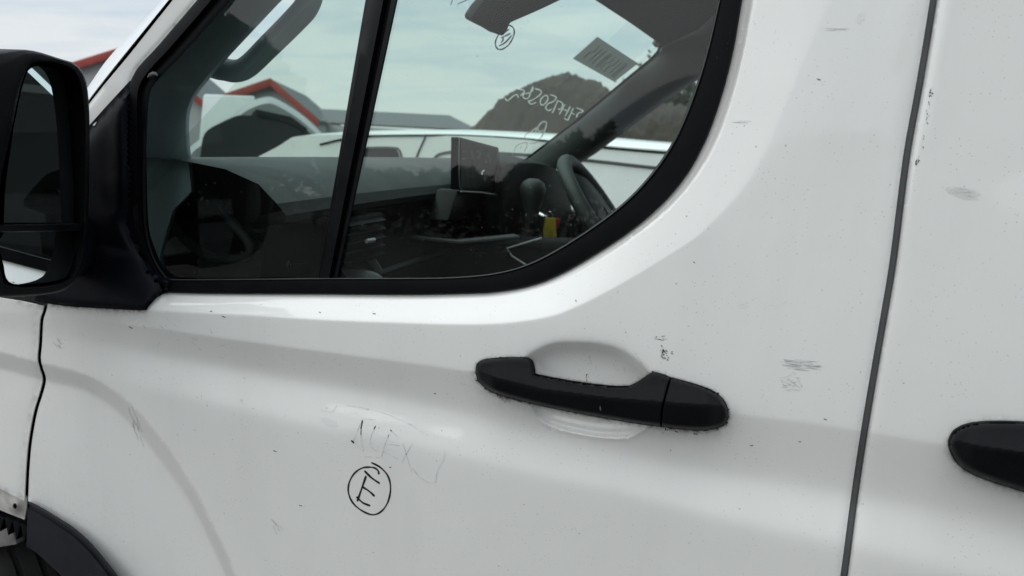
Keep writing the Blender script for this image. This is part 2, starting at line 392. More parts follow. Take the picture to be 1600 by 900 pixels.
def box(name, c, s, mat, parent, rot=None, bv=.004):
    c = np.asarray(c, float); s = np.asarray(s, float)/2
    V = [np.array([i, j, k])*s for i in (-1, 1) for j in (-1, 1) for k in (-1, 1)]
    if rot is not None: V = [np.array(rot @ Vector(q)) for q in V]
    o = mesh(name, [c+q for q in V], [(0, 1, 3, 2), (4, 6, 7, 5), (0, 4, 5, 1), (2, 3, 7, 6), (0, 2, 6, 4), (1, 5, 7, 3)], mat, parent, False)
    return bevel(o, bv) if bv else o
def solid(name, pts, ext, mat, parent, bv=.004):
    """prism: a ring of points and the same ring moved by ext"""
    pts = np.asarray(pts, float); n = len(pts); V = list(pts)+list(pts+np.asarray(ext, float))
    Fc = [tuple(range(n)), tuple(range(2*n-1, n-1, -1))]+[(i, i+n, (i+1) % n+n, (i+1) % n) for i in range(n)]
    o = mesh(name, V, Fc, mat, parent, False)
    if bv: bevel(o, bv)
    else:
        bm = bmesh.new(); bm.from_mesh(o.data); bmesh.ops.recalc_face_normals(bm, faces=bm.faces); bm.to_mesh(o.data); bm.free()
    return o
def strokes(name, lines, mat, parent, mapf, w=1.6, th=.0004, many=False):
    """pen strokes lying on a surface; lines = [(points, width)]"""
    V = []; Fc = []
    for ln in lines:
        pts, wd = ln if isinstance(ln, tuple) else (ln, w)
        q = every(cat(pts, 6) if len(pts) > 2 else np.asarray(pts, float), 2.5); m = len(q)
        t = np.gradient(q, axis=0); t /= np.linalg.norm(t, axis=1)[:, None]+1e-9; nrm = np.stack([-t[:, 1], t[:, 0]], 1)
        ww = wd*.5*(1+.18*np.sin(np.arange(m)*.7+len(V)))*np.clip(np.minimum(np.arange(m)+1.2, m-np.arange(m)+.2)/2, .5, 1)
        a = q+nrm*ww[:, None]; b = q-nrm*ww[:, None]; k = len(V)
        V += list(mapf(a[:, 0], a[:, 1], th))+list(mapf(b[:, 0], b[:, 1], th))
        Fc += [(k+i, k+i+1, k+m+i+1, k+m+i) for i in range(m-1)]
    o = mesh(name, V, Fc, mat, parent)
    if many or name in ('marker_remnant', 'sticker_print', 'faded_name', 'screen_smear', 'glass_stamp', 'painted_number', 'faint_scribble'): o['kind'] = 'stuff'
    return o
def Z(p, s, ox, oy): return np.asarray(p, float)*s+np.array([ox, oy])

# ------------------------------------------------------------------ ground
gm = bmesh.new(); bmesh.ops.create_grid(gm, x_segments=40, y_segments=40, size=900); me = bpy.data.meshes.new('ground'); gm.to_mesh(me); gm.free(); me.materials.append(M['ground'])
g = link(bpy.data.objects.new('ground', me)); g['kind'] = 'structure'

# ------------------------------------------------------------------ body pressing
S = cat(A((-400, 440), (-100, 455), (60, 474), (230, 484), (389, 492), (500, 499), (600, 503), (700, 506), (780, 505), (850, 496), (900, 479), (982, 437), (1072, 382), (1115, 348), (1167, 293), (1207, 222), (1233, 142), (1256, 67), (1273, 0), (1300, -130), (1318, -300), (1325, -600)), 4)
R_low = cat(A((262, 457), (330, 459), (500, 460), (620, 461), (700, 460), (780, 456), (850, 440), (920, 404), (1000, 350), (1060, 291), (1100, 226), (1128, 150), (1147, 75), (1160, 0), (1183, -110), (1190, -220), (1178, -300)), 5)
R_top = A((1150, -335), (1080, -360), (900, -385), (740, -390), (650, -370), (560, -290))
R_front = cat(A((500, -222), (400, -108), (308, 0), (250, 68), (205, 124), (203, 200), (205, 290), (212, 370), (232, 425)), 4)
HOLE = np.vstack([R_low, R_top, R_front])
Tl = A((-400, 470), (74, 492), (127, 497), (180, 505), (253, 514), (351, 529), (484, 547), (655, 569), (742, 582), (940, 612), (1140, 647), (1252, 659), (1343, 673), (1468, 694), (1600, 714), (2700, 880))
Bl = A((-400, 490), (75, 522), (200, 545), (287, 562), (424, 587), (515, 603), (620, 622), (700, 640), (790, 662), (875, 683), (1006, 714), (1072, 731), (1225, 755), (1321, 772), (1430, 793), (1589, 823), (2700, 1030))
Ll = A((-400, 520), (75, 570), (300, 622), (445, 655), (490, 664), (585, 681), (700, 707), (831, 740), (962, 766), (1072, 795), (1181, 823), (1312, 851), (1373, 862), (1506, 896), (2700, 1180))
ARCH = cat(A((-600, 420), (-300, 480), (-120, 522), (0, 550), (66, 568), (129, 584), (173, 607), (218, 646), (262, 700), (306, 768), (342, 838), (369, 900), (395, 975), (415, 1060), (430, 1200)), 4)
CUP = cat(A((822, 562), (836, 549), (858, 539), (885, 535), (930, 537), (965, 545), (992, 562), (1018, 588), (1030, 620), (1022, 655), (1000, 675), (975, 684), (930, 682), (880, 672), (850, 660), (832, 640), (820, 600)), 4, True)
def smo(c, n=1500):
    xs = np.linspace(c[0, 0], c[-1, 0], n); ys = np.interp(xs, c[:, 0], c[:, 1]); k = 41
    return xs, np.convolve(np.pad(ys, k//2, mode='edge'), np.ones(k)/k, 'valid')
Tx, Ty = smo(Tl); Bx, By = smo(Bl); Lx, Ly = smo(Ll)
GAPF = cat(A((158, 138), (120, 195), (90, 300), (80, 420), (74, 478), (68, 500), (66, 535), (64, 560), (67, 575), (72, 592), (68, 612), (58, 645), (50, 690), (46, 735), (44, 783)), 4)
GAPB = cat(A((1560, -620), (1500, -300), (1472, -130), (1453, 0), (1431, 133), (1411, 244), (1391, 400), (1378, 480), (1364, 560), (1345, 673), (1330, 772), (1313, 900), (1290, 1060), (1260, 1300)), 4)
W1 = cat(A((44, 783), (60, 790), (90, 808), (115, 824), (140, 846), (165, 875), (184, 900), (215, 950), (240, 1010), (262, 1090), (272, 1300)), 4)
def deep(x): return .003*ss(880, 1120, x)
def h_press(x, y, frontdoor=True):
    h = np.zeros_like(x)
    if frontdoor:
        d, s = dist(x, y, S); d = -d*s                          # positive on the window side
        dr, _ = dist(x, y, HOLE, True)
        dp = .5*(d+np.sqrt(d*d+3+320*ss(1090, 1235, x))); u = dp/(dp+dr+1e-6)
        wr = ss(830, 1040, x); h -= (.026+deep(x))*((1-.70*wr)*(u*.8+.2*u*u)+.70*wr*ss(.82, .96, u))
        h -= .0028*np.exp(-dr/3.0)
    ty = np.interp(x, Tx, Ty); by = np.interp(x, Bx, By); ly = np.interp(x, Lx, Ly)
    amp = .15+.85*ss(70, 420, x)
    w = by-ty; v = (y-ty)/w
    def ramp(v, s): return .5*(v+np.sqrt(v*v+s*s))
    down = ramp(v, .04)-ramp(v-1, .22)
    v2 = (y-by)/(ly-by); upr = ramp(v2, .22)-ramp(v2-1, .2)
    h += amp*(-.0150*down+.0145*upr)-.068*.00078*np.maximum(0, .5*((y-ly)+np.sqrt((y-ly)**2+500)))*ss(60, 300, x)
    d, s = dist(x, y, ARCH); d = d*s                            # positive on the wheel side
    wv = np.interp(x, [60, 200, 360], [25, 22, 15])
    dd = np.maximum(d, 0)
    h += -.0062*ss(-2, 1, d/wv*1.0)*1.0*np.where(d > -2*wv, 1, 0)*0
    a = ramp(d/wv, .02)-ramp(d/wv-1, .14)
    h += -.0100*np.clip(a, -.02, 1.1)*np.where(d > -wv*2, 1, 0)+.010*(1-np.exp(-np.maximum(d-wv, 0)/150))
    return h
def h_door(x, y):
    h = h_press(x, y)
    d, _ = dist(x, y, CUP, True); ins = inside(x, y, CUP)
    sg = np.where(ins, d, -d); di = .5*(sg+np.sqrt(sg*sg+16))-.15
    h -= .021*(1-np.exp(-np.maximum(di, 0)/17))
    h += np.where(y > 600, .0020, .0)*np.exp(-(d/3.6)**2)
    for e in (GAPF, GAPB):
        dg, _ = dist(x, y, e); h -= .0022*np.exp(-dg/3.5)
    return h
def h_wing(x, y):
    h = h_press(x, y, False); dg, _ = dist(x, y, GAPF-np.array([7., 0])); return h-.0022*np.exp(-dg/3.5)
def h_side(x, y):
    h = h_press(x, y, False); dg, _ = dist(x, y, GAPB+np.array([13., 0])); return h-.003*np.exp(-dg/5.)

# handle outlines (pixels)
HGRIP = np.vstack([cat(A((743, 583), (744, 571), (752, 563), (775, 559), (815, 558), (829, 561), (834, 569), (837, 584)), 4),
                   cat(A((845, 586), (900, 596), (950, 602), (978, 603), (992, 599), (1015, 584), (1026, 582), (1047, 589)), 4),
                   cat(A((1039, 615), (1033, 640), (1031, 667)), 3),
                   cat(A((1005, 664), (950, 655), (880, 642), (830, 631), (785, 619), (760, 608), (746, 595)), 4)])
HCAP = np.vstack([cat(A((1049, 590), (1090, 601), (1118, 613), (1133, 628), (1138, 642), (1137, 657), (1127, 667), (1100, 673), (1060, 671), (1034, 667)), 4), cat(A((1036, 640), (1042, 615)), 3)])
CRx = A(743, 775, 850, 950, 1040, 1138); CRy = A(578, 589, 607, 620, 627, 634)     # ridge of the handle
def grime_door(x, y):
    d1 = dist(x, y, HGRIP, True)[0]; d2 = dist(x, y, HCAP, True)[0]; d = np.minimum(d1, d2)
    ty = np.interp(x, CRx, CRy)
    g = .8*np.exp(-(d/2.2)**2)+.28*np.exp(-d/9)*(y > ty)+.05*np.exp(-d/40)*(y > ty)
    g = np.where(inside(x, y, CUP) & (d > 6), g*.4+.02, g)
    sail = A((60, 473), (100, 478), (225, 485)); g = g+.7*np.exp(-(dist(x, y, sail)[0]/3.5)**2)+.18*np.exp(-dist(x, y, sail)[0]/12)
    g = g+.16*np.exp(-dist(x, y, GAPF)[0]/5)+.16*np.exp(-dist(x, y, GAPB)[0]/4)
    g = g+.8*np.exp(-(np.hypot((x-1141)/5, (y-60)/22))**2)
    g = g+.10*np.exp(-dist(x, y, W1)[0]/50)
    return np.clip(g, 0, .9)

van = thing('panel_van', 'white panel van with black door handle and circled letter E on its front door', 'van', (1.2, 1.0, 0))
front = np.vstack([A((600, -470), (480, -265), (380, -140), (300, -43), (270, 0), (200, 88)), GAPF, W1[1:], A((272, 1300), (1250, 1300)), GAPB[::-1][1:]])
def near(poly, offs):
    o = []
    q = every(poly, 5.); t = np.gradient(q, axis=0); t /= np.linalg.norm(t, axis=1)[:, None]; nn = np.stack([-t[:, 1], t[:, 0]], 1)
    for k in offs: o.append(q+nn*k)
    return np.vstack(o)
vis = lambda q: q[(q[:, 0] > -60) & (q[:, 0] < 1700) & (q[:, 1] > -160) & (q[:, 1] < 960)]
def lineup(xs, ys, offs): return np.vstack([np.stack([xs[::3], ys[::3]+k], 1) for k in offs])
EX = vis(np.vstack([near(S, (-5, -2, 0, 2, 5)), near(ARCH, (-4, 0, 4, 9, 14, 19, 24, 30)), near(np.vstack([CUP, CUP[:1]]), (-5, -2, 0, 2, 5, 9)), lineup(Tx, Ty, (-4, -1.5, 1.5, 4)),
                    near(GAPF, (-3, -6, 3, 6)), near(GAPB, (2.5, 5, 8)), near(R_front, (-2, -4, -6, -9, -12, 2, 4, 6, 9, 12)), near(R_low, (-2, -4, -6, -9, -12, -15, -19, -24, 2, 4, 6, 9, 12, 15, 19, 24)), near(np.vstack([HGRIP, HGRIP[:1]]), (-5, -2.5, 0, 2.5, 5)), near(np.vstack([HCAP, HCAP[:1]]), (-5, -2.5, 0, 2.5, 5))]))
EX = EX+rng.uniform(-.15, .15, EX.shape)
door = skin('front_door', front, h_door, 'paint', van, [HOLE], 7., .014, EX, grime_door)
# wing ahead of the door
gf2 = GAPF-np.array([6., 0]); wing = np.vstack([A((-420, 430), (-100, 450), (30, 470)), gf2[16:], A((0, 764), (-60, 735), (-160, 690), (-420, 640))])
def gr_wing(x, y): return np.clip(.2*np.exp(-dist(x, y, gf2)[0]/5)+.5*np.exp(-dist(x, y, A((-60, 735), (0, 764), (40, 782)))[0]/5)+.5*np.exp(-dist(x, y, A((30, 470), (70, 482)))[0]/5), 0, .9)
skin('front_wing', wing, h_wing, 'paint', van, step=8., depth=.0015, extra=near(ARCH[:18], (-6, -3, 0, 3, 7, 11, 15, 19, 23, 27, 31)), grime=gr_wing)
# inner flange below the wing, with its bolt hole
def h_fl(x, y): return -.022+.004*np.sin(x*.05)+.006*np.exp(-(np.hypot(x-23, y-791)/9)**2)-.01*ss(780, 815, y)
hole = Z([(cos(a)*3.4, sin(a)*5) for a in np.linspace(0, 2*pi, 14, endpoint=False)], 1, 23, 791)
skin('wing_flange', A((-160, 680), (-60, 728), (0, 757), (43, 777), (41, 797), (38, 812), (15, 803), (0, 797), (-60, 770), (-160, 720)), h_fl, 'dirtyw', van, [hole], 4., .002)
# side behind the gap
gb2 = GAPB+np.array([12., 0]); side = np.vstack([gb2, A((1400, 1300), (2650, 1300), (2650, -620), (1700, -620))])
SH = cat(A((1483, 700), (1485, 684), (1495, 671), (1520, 662), (1570, 659), (1640, 664), (1720, 680), (1790, 706), (1830, 745), (1828, 790), (1790, 806), (1720, 797), (1640, 780), (1570, 760), (1520, 742), (1495, 724)), 4, True)
def gr_side(x, y):
    d = dist(x, y, SH, True)[0]; return np.clip(.9*np.exp(-(d/3.5)**2)+.10*np.exp(-d/14)*(y > 735)+.16*np.exp(-dist(x, y, gb2)[0]/4)+.4*np.exp(-dist(x, y, A((1338, 745), (1330, 800)))[0]/3), 0, .9)
skin('side_door', side, h_side, 'paint', van, step=10., depth=.014, extra=vis(np.vstack([lineup(Tx, Ty, (-4, -1.5, 1.5, 4)), near(gb2, (-3, -6, -9)), near(np.vstack([SH, SH[:1]]), (-4, 0, 4))])), grime=gr_side)
# weather strip filling the rear gap, dark jamb behind the front gap
strip('gap_seal', GAPB+np.array([-3., 0]), GAPB+np.array([16., 0]), [(0, -.010), (.12, -.0062), (.4, -.0052), (.66, -.006), (.72, -.016), (1, -.018)], 'greyrub', van, 90, hadd=lambda x, y: h_press(x, y, False))
strip('door_jamb', GAPF[16:-1]+np.array([-28., 0]), GAPF[16:-1]+np.array([22., 0]), [(0, -.03), (.2, -.016), (.8, -.016), (1, -.03)], 'dark', van, 60)

# ------------------------------------------------------------------ pillar, sail, seals and glass
PG = cat(A((600, -420), (480, -265), (380, -140), (268, 0), (200, 85), (141, 160), (110, 210), (60, 300)), 6)
PS = cat(A((588, -432), (466, -272), (366, -142), (253, 0), (175, 84), (140, 132), (100, 190), (40, 290)), 6)
strip('windscreen_pillar', PS, PG+np.array([-3.5, 0]), [(0, -.11), (.02, -.07), (.12, -.05), (.5, -.03), (.9, -.022), (1, -.03), (1.0, -.05)], 'white', van, 70)
strip('pillar_gap', PG+np.array([-8., 0]), PG+np.array([8., 0]), [(0, -.05), (.5, -.05), (1, -.05)], 'dark', van, 60)
G_low = cat(A((262, 436), (330, 436), (500, 434), (620, 434), (700, 433), (770, 427), (830, 410), (900, 371), (970, 320), (1018, 270), (1055, 213), (1085, 140), (1106, 70), (1122, 0), (1147, -110), (1155, -220), (1145, -300)), 5)
SE = (-.0)
seal = strip('window_seal', R_low, G_low, [(0, -.040), (0, -.0245), (.06, -.0215), (.5, -.0205), (.86, -.0215), (.88, -.0235), (.91, -.0235), (.93, -.0215), (.985, -.0225), (1, -.0275), (1, -.04)], 'rubber', door, 130, hadd=lambda x, y: -deep(x))
G_front = cat(A((545, -222), (450, -108), (360, 0), (290, 80), (243, 130), (233, 152), (230, 200), (228, 290), (231, 365), (246, 412), (264, 436)), 4)
strip('seal_lip', R_low*.075+resample(G_low, len(R_low))*.925, R_low*.02+resample(G_low, len(R_low))*.98, [(0, -.0225), (.2, -.0204), (.7, -.0206), (1, -.0235)], 'lip', door, 130, hadd=lambda x, y: -deep(x))
strip('front_seal', R_front, resample(G_front, 60), [(0, -.04), (0, -.0205), (.06, -.0195), (.42, -.019), (.5, -.026), (.62, -.027), (.8, -.0245), (.97, -.026), (1, -.030), (1, -.04)], 'rubber', door, 80)
strip('top_seal', A((1180, -300), (1150, -335), (1080, -360), (900, -385), (740, -390), (650, -370), (560, -290), (500, -222)), A((1140, -290), (1110, -300), (1050, -325), (900, -348), (740, -352), (670, -335), (595, -270), (540, -222)), [(0, -.03), (.1, -.02), (.9, -.022), (1, -.04)], 'rubber', door, 40)
tube('seal_clip', P(A(231, 235, 239, 243, 246), A(121, 117.5, 115.5, 115.5, 118), -.0185), A(.001, .0026, .003, .0026, .001), 'greyrub', door, 8)
hg = lambda x, y: -.031-deep(x)
skin('quarter_glass', np.vstack([G_front[::2]+np.array([-3., 0]), A((380, 440), (506, 440), (583, 0), (640, -330), (590, -300))]), hg, 'glass', door, step=30., depth=.0)
skin('window_glass', np.vstack([A((520, 440), (700, 438)), G_low[25::2]+np.array([4., 2.]), A((1150, -330), (1000, -370), (680, -370), (648, -330), (602, 0))]), hg, 'glass', door, step=30., depth=.0)
DL = A((640, -340), (571, 0), (534, 217), (497, 434)); DR = A((690, -340), (621.5, 0), (575, 217), (528, 434))
strip('window_divider', DL, DR, [(0, -.033), (0, -.0255), (.03, -.0235), (.1, -.0232), (.12, -.0215), (.55, -.0205), (.6, -.023), (.62, -.030), (.78, -.030), (.80, -.0265), (.95, -.0262), (1, -.028), (1, -.034)], 'gloss', door, 40)
SAIL = np.vstack([cat(A((203, 126), (150, 184), (120, 222), (90, 290), (62, 400), (48, 460)), 4), cat(A((50, 470), (100, 478), (160, 482), (222, 485), (229, 482)), 3), cat(A((242, 467), (254, 459), (262, 455)), 3), cat(A((266, 438), (244, 428), (224, 388), (214, 340), (211, 200), (209, 135)), 4)])
def h_sail(x, y):
    d, _ = dist(x, y, SAIL, True); h = -.0222+.0102*(1-np.exp(-np.maximum(d-7, 0)/7.))
    fold = cat(A((150, 300), (175, 350), (205, 400), (245, 440)), 4); f, s = dist(x, y, fold)
    h += np.where(s < 0, -.010, 0)*ss(0, 26, f)*ss(280, 340, y)
    f2, s2 = dist(x, y, A((186, 140), (188, 330))); h += .006*np.exp(-(f2/14)**2)
    h += .010*ss(170, 60, x)
    low = h_press(x, y)+.012*(1-np.exp(-d/3.))+.001-.035*(1-ss(330, 410, y))
    m = .5*(h+low+np.sqrt((h-low)**2+.000004)); return np.maximum(np.where(y > 300, m, h), -.0222)
skin('mirror_sail', SAIL, h_sail, 'sailp', door, step=5., depth=.02)

# ------------------------------------------------------------------ door handle
HALL = np.vstack([HGRIP[:-(13+4)] if False else HGRIP, HGRIP[:1]])
iG = int(np.argmin(np.hypot(*(HGRIP-[1047, 589]).T))); iG2 = int(np.argmin(np.hypot(*(HGRIP-[1031, 667]).T)))
iC = int(np.argmin(np.hypot(*(HCAP-[1034, 667]).T)))
HALL = np.vstack([HGRIP[:iG+1], HCAP[:iC+1], HGRIP[iG2:]]); SEAM = A((1048, 589.5), (1040.5, 615), (1034.5, 640), (1032.5, 667))
def h_grip(x, y, out, top=.030):
    d, _ = dist(x, y, HALL, True); ds, _ = dist(x, y, SEAM)
    ty = np.interp(x, CRx, CRy); v = (y-ty)
    rim = np.sqrt(1-(1-np.clip(d/8, 0, 1))**2+1e-4)
    f = np.where(v < 0, np.exp(v/34.), np.exp(-np.clip(v-6, 0, 99)/150.))
    h = (.005+.027*f)*(.25+.75*rim)
    end = np.minimum(ss(741, 775, x), ss(1140, 1100, x)); return h*(.55+.45*end)-.0016*np.exp(-(ds/1.8)**2)
class _: pass
handle = skin('door_handle', HGRIP, lambda x, y: h_grip(x, y, HGRIP), 'plastic', van, step=2.4, depth=.0012)
skin('handle_cap', HCAP, lambda x, y: h_grip(x, y, HCAP), 'plastic', handle, step=2.4, depth=.0012)
strip('handle_seam', SEAM+np.array([-5., 0]), SEAM+np.array([5., 0]), [(0, .002), (1, .002)], 'dark', handle, 20)
tube('grip_scratch', P(A(937.5, 938, 938.5), A(634, 638, 642), .0335), A(.0002, .0008, .0003), 'greyrub', handle, 6)
SRx = A(1483, 1520, 1600, 1720, 1830); SRy = A(686, 694, 706, 728, 755)
def h_sh(x, y):
    d, _ = dist(x, y, SH, True); v = y-np.interp(x, SRx, SRy); rim = np.sqrt(1-(1-np.clip(d/12, 0, 1))**2+1e-4)
    f = np.where(v < 0, np.exp(v/42.), np.exp(-np.clip(v-6, 0, 200)/170.))
    return (.005+.029*f)*(.25+.75*rim)*(.55+.45*ss(1480, 1530, x))
sh = skin('door_handle', SH, h_sh, 'plastic', van, step=3., depth=.006); sh['label'] = 'rear side door handle cut off by the right edge'

# ------------------------------------------------------------------ wheel arch
W2 = cat(A((42, 855), (55, 862), (75, 880), (100, 905), (130, 945), (155, 1000), (175, 1090), (180, 1300)), 4)
strip('arch_trim', W1, W2, [(0, -.008), (0, .007), (.06, .0115), (.14, .0125), (.17, .0165), (.5, .0175), (.93, .0165), (1, .013), (1, -.05)], 'trimp', van, 60)
strip('arch_trim_end', A((44, 783), (42, 855)), A((43.4, 784), (41.4, 855)), [(0, .012), (.5, .014), (1, -.05)], 'trimp', van, 8)
lin = [at(x, y, Y) for x, y, Y in ((-260, 690, .10), (46, 800, .08), (70, 830, .07), (-260, 800, .32))]
liner = solid('arch_liner', np.array([at(-300, 640, .13), at(60, 770, .13), at(60, 850, .13), at(110, 930, .13), at(110, 1300, .13), at(200, 1300, .13), at(200, 700, .13), at(-300, 560, .13)]), (0, .01, 0), 'dark', van, 0)
for k, (x, y, w, hgt) in enumerate(((-14, 806, 13, 22), (0, 809, 12, 22), (13, 813, 12, 24), (26, 818, 13, 26), (38, 822, 12, 27))):
    solid('liner_clip', at(A(x-w*.5, x+w*.5, x+w*.2, x-w*.05), A(y-4, y+2, y+hgt*.55, y+hgt), .07), (0, .018, 0), 'gloss', liner, .001)
box('arch_bracket', at(0, 838, .11), (.10, .02, .035), 'steel', van, Matrix.Rotation(radians(-20), 3, 'Y'), .004)
# wheel: turned tread rings, groove walls and shoulder blocks
wheel = thing('wheel', 'x', 'x', (0, 0, 0)); del wheel['label']; del wheel['category']
def steer(x, y, z): a = radians(24); return np.array([x*cos(a)+y*sin(a), -x*sin(a)+y*cos(a), z])
wc = np.array([-1.36, .25, .37]); wheel.location = tuple(wc); wheel.parent = van; wheel.matrix_parent_inverse = parent_world(van).inverted()
prof = [(-.10, .23), (-.112, .28), (-.108, .325), (-.098, .352), (-.085, .362)]
for c in (-.056, -.019, .019, .056): prof += [(c-.006, .366), (c-.0045, .357), (c+.0045, .357), (c+.006, .366)]
prof += [(.085, .362), (.098, .352), (.108, .325), (.112, .28), (.10, .23)]
V = []; Fc = []; nn = 120; K = len(prof)
for i in range(nn):
    a = 2*pi*i/nn
    for (py_, r_) in prof:
        rr = r_-(.004 if (i % 3 == 0 and r_ > .34 and abs(py_) > .06) else 0); V.append(wc+steer(cos(a)*rr, py_, sin(a)*rr))
for i in range(nn):
    for k in range(K-1): Fc.append((i*K+k, i*K+k+1, ((i+1) % nn)*K+k+1, ((i+1) % nn)*K+k))
mesh('tyre', V, Fc, 'tyre', wheel, auto=30)
V = []; Fc = []; pr = [(-.10, .235), (-.08, .22), (-.03, .2), (-.03, .08), (-.05, .06), (-.05, .0)]
for i in range(40):
    a = 2*pi*i/40
    for (py_, r_) in pr: V.append(wc+steer(cos(a)*r_, py_, sin(a)*r_))
for i in range(40):
    for k in range(5): Fc.append((i*6+k, i*6+k+1, ((i+1) % 40)*6+k+1, ((i+1) % 40)*6+k))
mesh('rim', V, Fc, 'silver', wheel, auto=30)

# ------------------------------------------------------------------ wing mirror
XM = -.80
def onM(px, py, off=0.): return atX(px, py, XM-off)
OUT = cat(A((-112, 130), (-70, 92), (0, 80), (45, 78), (95, 92), (118, 100), (132, 118), (138, 150), (140, 200), (139, 300), (135, 370), (128, 415), (112, 445), (80, 459), (0, 464), (-60, 455), (-100, 420), (-120, 330), (-122, 220)), 5, True)
CAV = cat(A((0, 285), (6, 255), (15, 215), (24, 170), (34, 125), (42, 105), (58, 96), (85, 97), (110, 106), (124, 125), (131, 170), (133, 230), (132, 310), (129, 380), (120, 420), (104, 440), (60, 449), (14, 447), (2, 430), (-4, 380), (-4, 330)), 5, True)
mir = thing('wing_mirror', 'x', 'x', (0, 0, 0)); del mir['label']; del mir['category']
mir.location = (-.84, -.12, 1.5); mir.parent = van; mir.matrix_parent_inverse = parent_world(van).inverted()
n = len(OUT); cav = resample(np.vstack([CAV, CAV[:1]]), n+1)[:-1]
# align ring starts by angle
def byangle(p, n=96):
    c = A(40, 270); a = np.arctan2(p[:, 1]-c[1], p[:, 0]-c[0]); o = np.argsort(a); a = a[o]; r = np.hypot(p[o, 0]-c[0], p[o, 1]-c[1])
    q = np.linspace(-pi, pi, n, endpoint=False); rr = np.interp(q, a, r, period=2*pi); return np.stack([c[0]+np.cos(q)*rr, c[1]+np.sin(q)*rr], 1)
O1 = byangle(every(OUT, 4., True)); C1 = byangle(every(CAV, 4., True)); n = 96
rings = [onM(*(C1*.97+np.array([1.2, 8])).T, .075), onM(*C1.T, .004), onM(*(C1+(O1-C1)*.12).T, 0), onM(*(C1+(O1-C1)*.75).T, .0), onM(*(C1+(O1-C1)*.95).T, .004), onM(*O1.T, .012)]
base = onM(*O1.T, .0); cen = base.mean(0)
for off, sc in ((.05, 1.0), (.085, .97), (.115, .88), (.135, .7), (.145, .4), (.148, .05)):
    q = cen+(base-cen)*sc; q[:, 0] -= off; rings.append(q)
V = np.vstack(rings); Fc = []
for k in range(len(rings)-1):
    for i in range(n): Fc.append((k*n+i, k*n+(i+1) % n, (k+1)*n+(i+1) % n, (k+1)*n+i))
mesh('mirror_housing', V, Fc, 'plastic', mir, auto=60)
mesh('mirror_backing', rings[0], [tuple(range(n))], 'dark', mir, False)
nrm = np.array([1., .06, .03]); nrm /= np.linalg.norm(nrm)
def onG(px, py, c): d = ray(px, py); t = ((c-CAM)@nrm)/(d@nrm); return CAM+d*t[..., None]
g1 = np.vstack([cat(A((6, 348), (8, 300), (14, 250), (24, 185), (38, 125), (48, 107), (66, 103), (88, 110), (100, 130), (107, 180), (112, 250), (115, 300), (115, 348)), 4)])
g2 = cat(A((6, 364), (118, 364), (117, 395), (108, 425), (92, 438), (40, 444), (14, 440), (6, 415)), 3, True)
c1 = onM(A(30), A(250), .016)[0]; c2 = onM(A(25), A(400), .016)[0]
mesh('mirror_glass', onG(*g1.T, c1), [tuple(range(len(g1)))], 'mirror', mir, False)
nrm2 = np.array([.98, .07, -.02]); nrm_keep = nrm; nrm = nrm2/np.linalg.norm(nrm2)
mesh('wide_angle_glass', onG(*g2.T, c2), [tuple(range(len(g2)))], 'mirror', mir, False); nrm = nrm_keep
solid('mirror_divider', onM(A(-4, 132, 132, -4), A(352, 350, 361, 363), .004), (-.018, 0, 0), 'gloss', mir, .002)
ctr = [P(A(95), A(y), .0)[0] for y in (330, 390, 440)]
pa = np.array([P(A(120), A(380), -.005)[0], P(A(108), A(382), .02)[0], onM(A(100), A(385), .05)[0], onM(A(70), A(385), .07)[0]])
tube('mirror_arm', cat(pa, 5), .045, 'sailp', mir, 14, flat=.7)

# ------------------------------------------------------------------ marker writing on the door
s_, ox, oy = .2667, 460, 600
def onD(px, py, th=.0004): return P(px, py, h_door(np.asarray(px, float), np.asarray(py, float))+th)
zz = lambda *p: Z(p, s_, ox, oy)
strokes('circled_letter', [(zz((495, 530), (490, 508), (470, 492), (440, 487), (395, 493), (350, 525), (320, 580), (317, 640), (345, 700), (400, 745), (460, 766), (510, 745), (548, 690), (563, 610), (548, 540), (505, 490), (450, 460)), 2.5),
    (zz((410, 508), (450, 548), (500, 583)), 3.), (zz((420, 538), (395, 610), (368, 688)), 3.), (zz((400, 603), (440, 630), (470, 658)), 2.8), (zz((363, 660), (400, 695), (445, 714)), 2.8)], 'ink', door, onD)
strokes('marker_remnant', [(zz((398, 212), (394, 240), (389, 262)), 1.8), (zz((332, 330), (350, 346)), 2.4), (zz((475, 245), (466, 265)), 1.5), (zz((562, 268), (570, 277)), 2.), (zz((554, 296), (548, 312)), 1.6), (zz((655, 409), (656, 414)), 1.8), (zz((390, 262), (390, 300)), 1.1)], 'ink', door, onD)
strokes('faded_name', [(zz((394, 220), (365, 285), (345, 335)), 1.1), (zz((388, 290), (394, 340), (402, 398)), 1.1), (zz((350, 346), (402, 362)), .9), (zz((466, 265), (445, 320), (450, 368), (490, 396)), 1.1), (zz((548, 312), (528, 360), (510, 430)), 1.), (zz((570, 277), (610, 315)), .9), (zz((540, 350), (620, 362)), .9), (zz((520, 395), (610, 440)), .8),
    (zz((635, 348), (655, 410), (672, 470), (690, 520)), .9), (zz((692, 350), (655, 410), (625, 470)), .9), (zz((690, 490), (740, 550), (800, 580), (830, 570)), .8), (zz((828, 578), (838, 510), (875, 445), (880, 390)), .8), (zz((300, 125), (500, 162), (690, 242)), .7), (zz((690, 242), (760, 290)), .6), (zz((400, 205), (480, 210)), .6), (zz((318, 168), (372, 172)), .7), (zz((150, 150), (215, 165), (250, 125)), .6), (zz((400, 425), (500, 430)), .7)], 'fade', door, onD, .9, .0003)
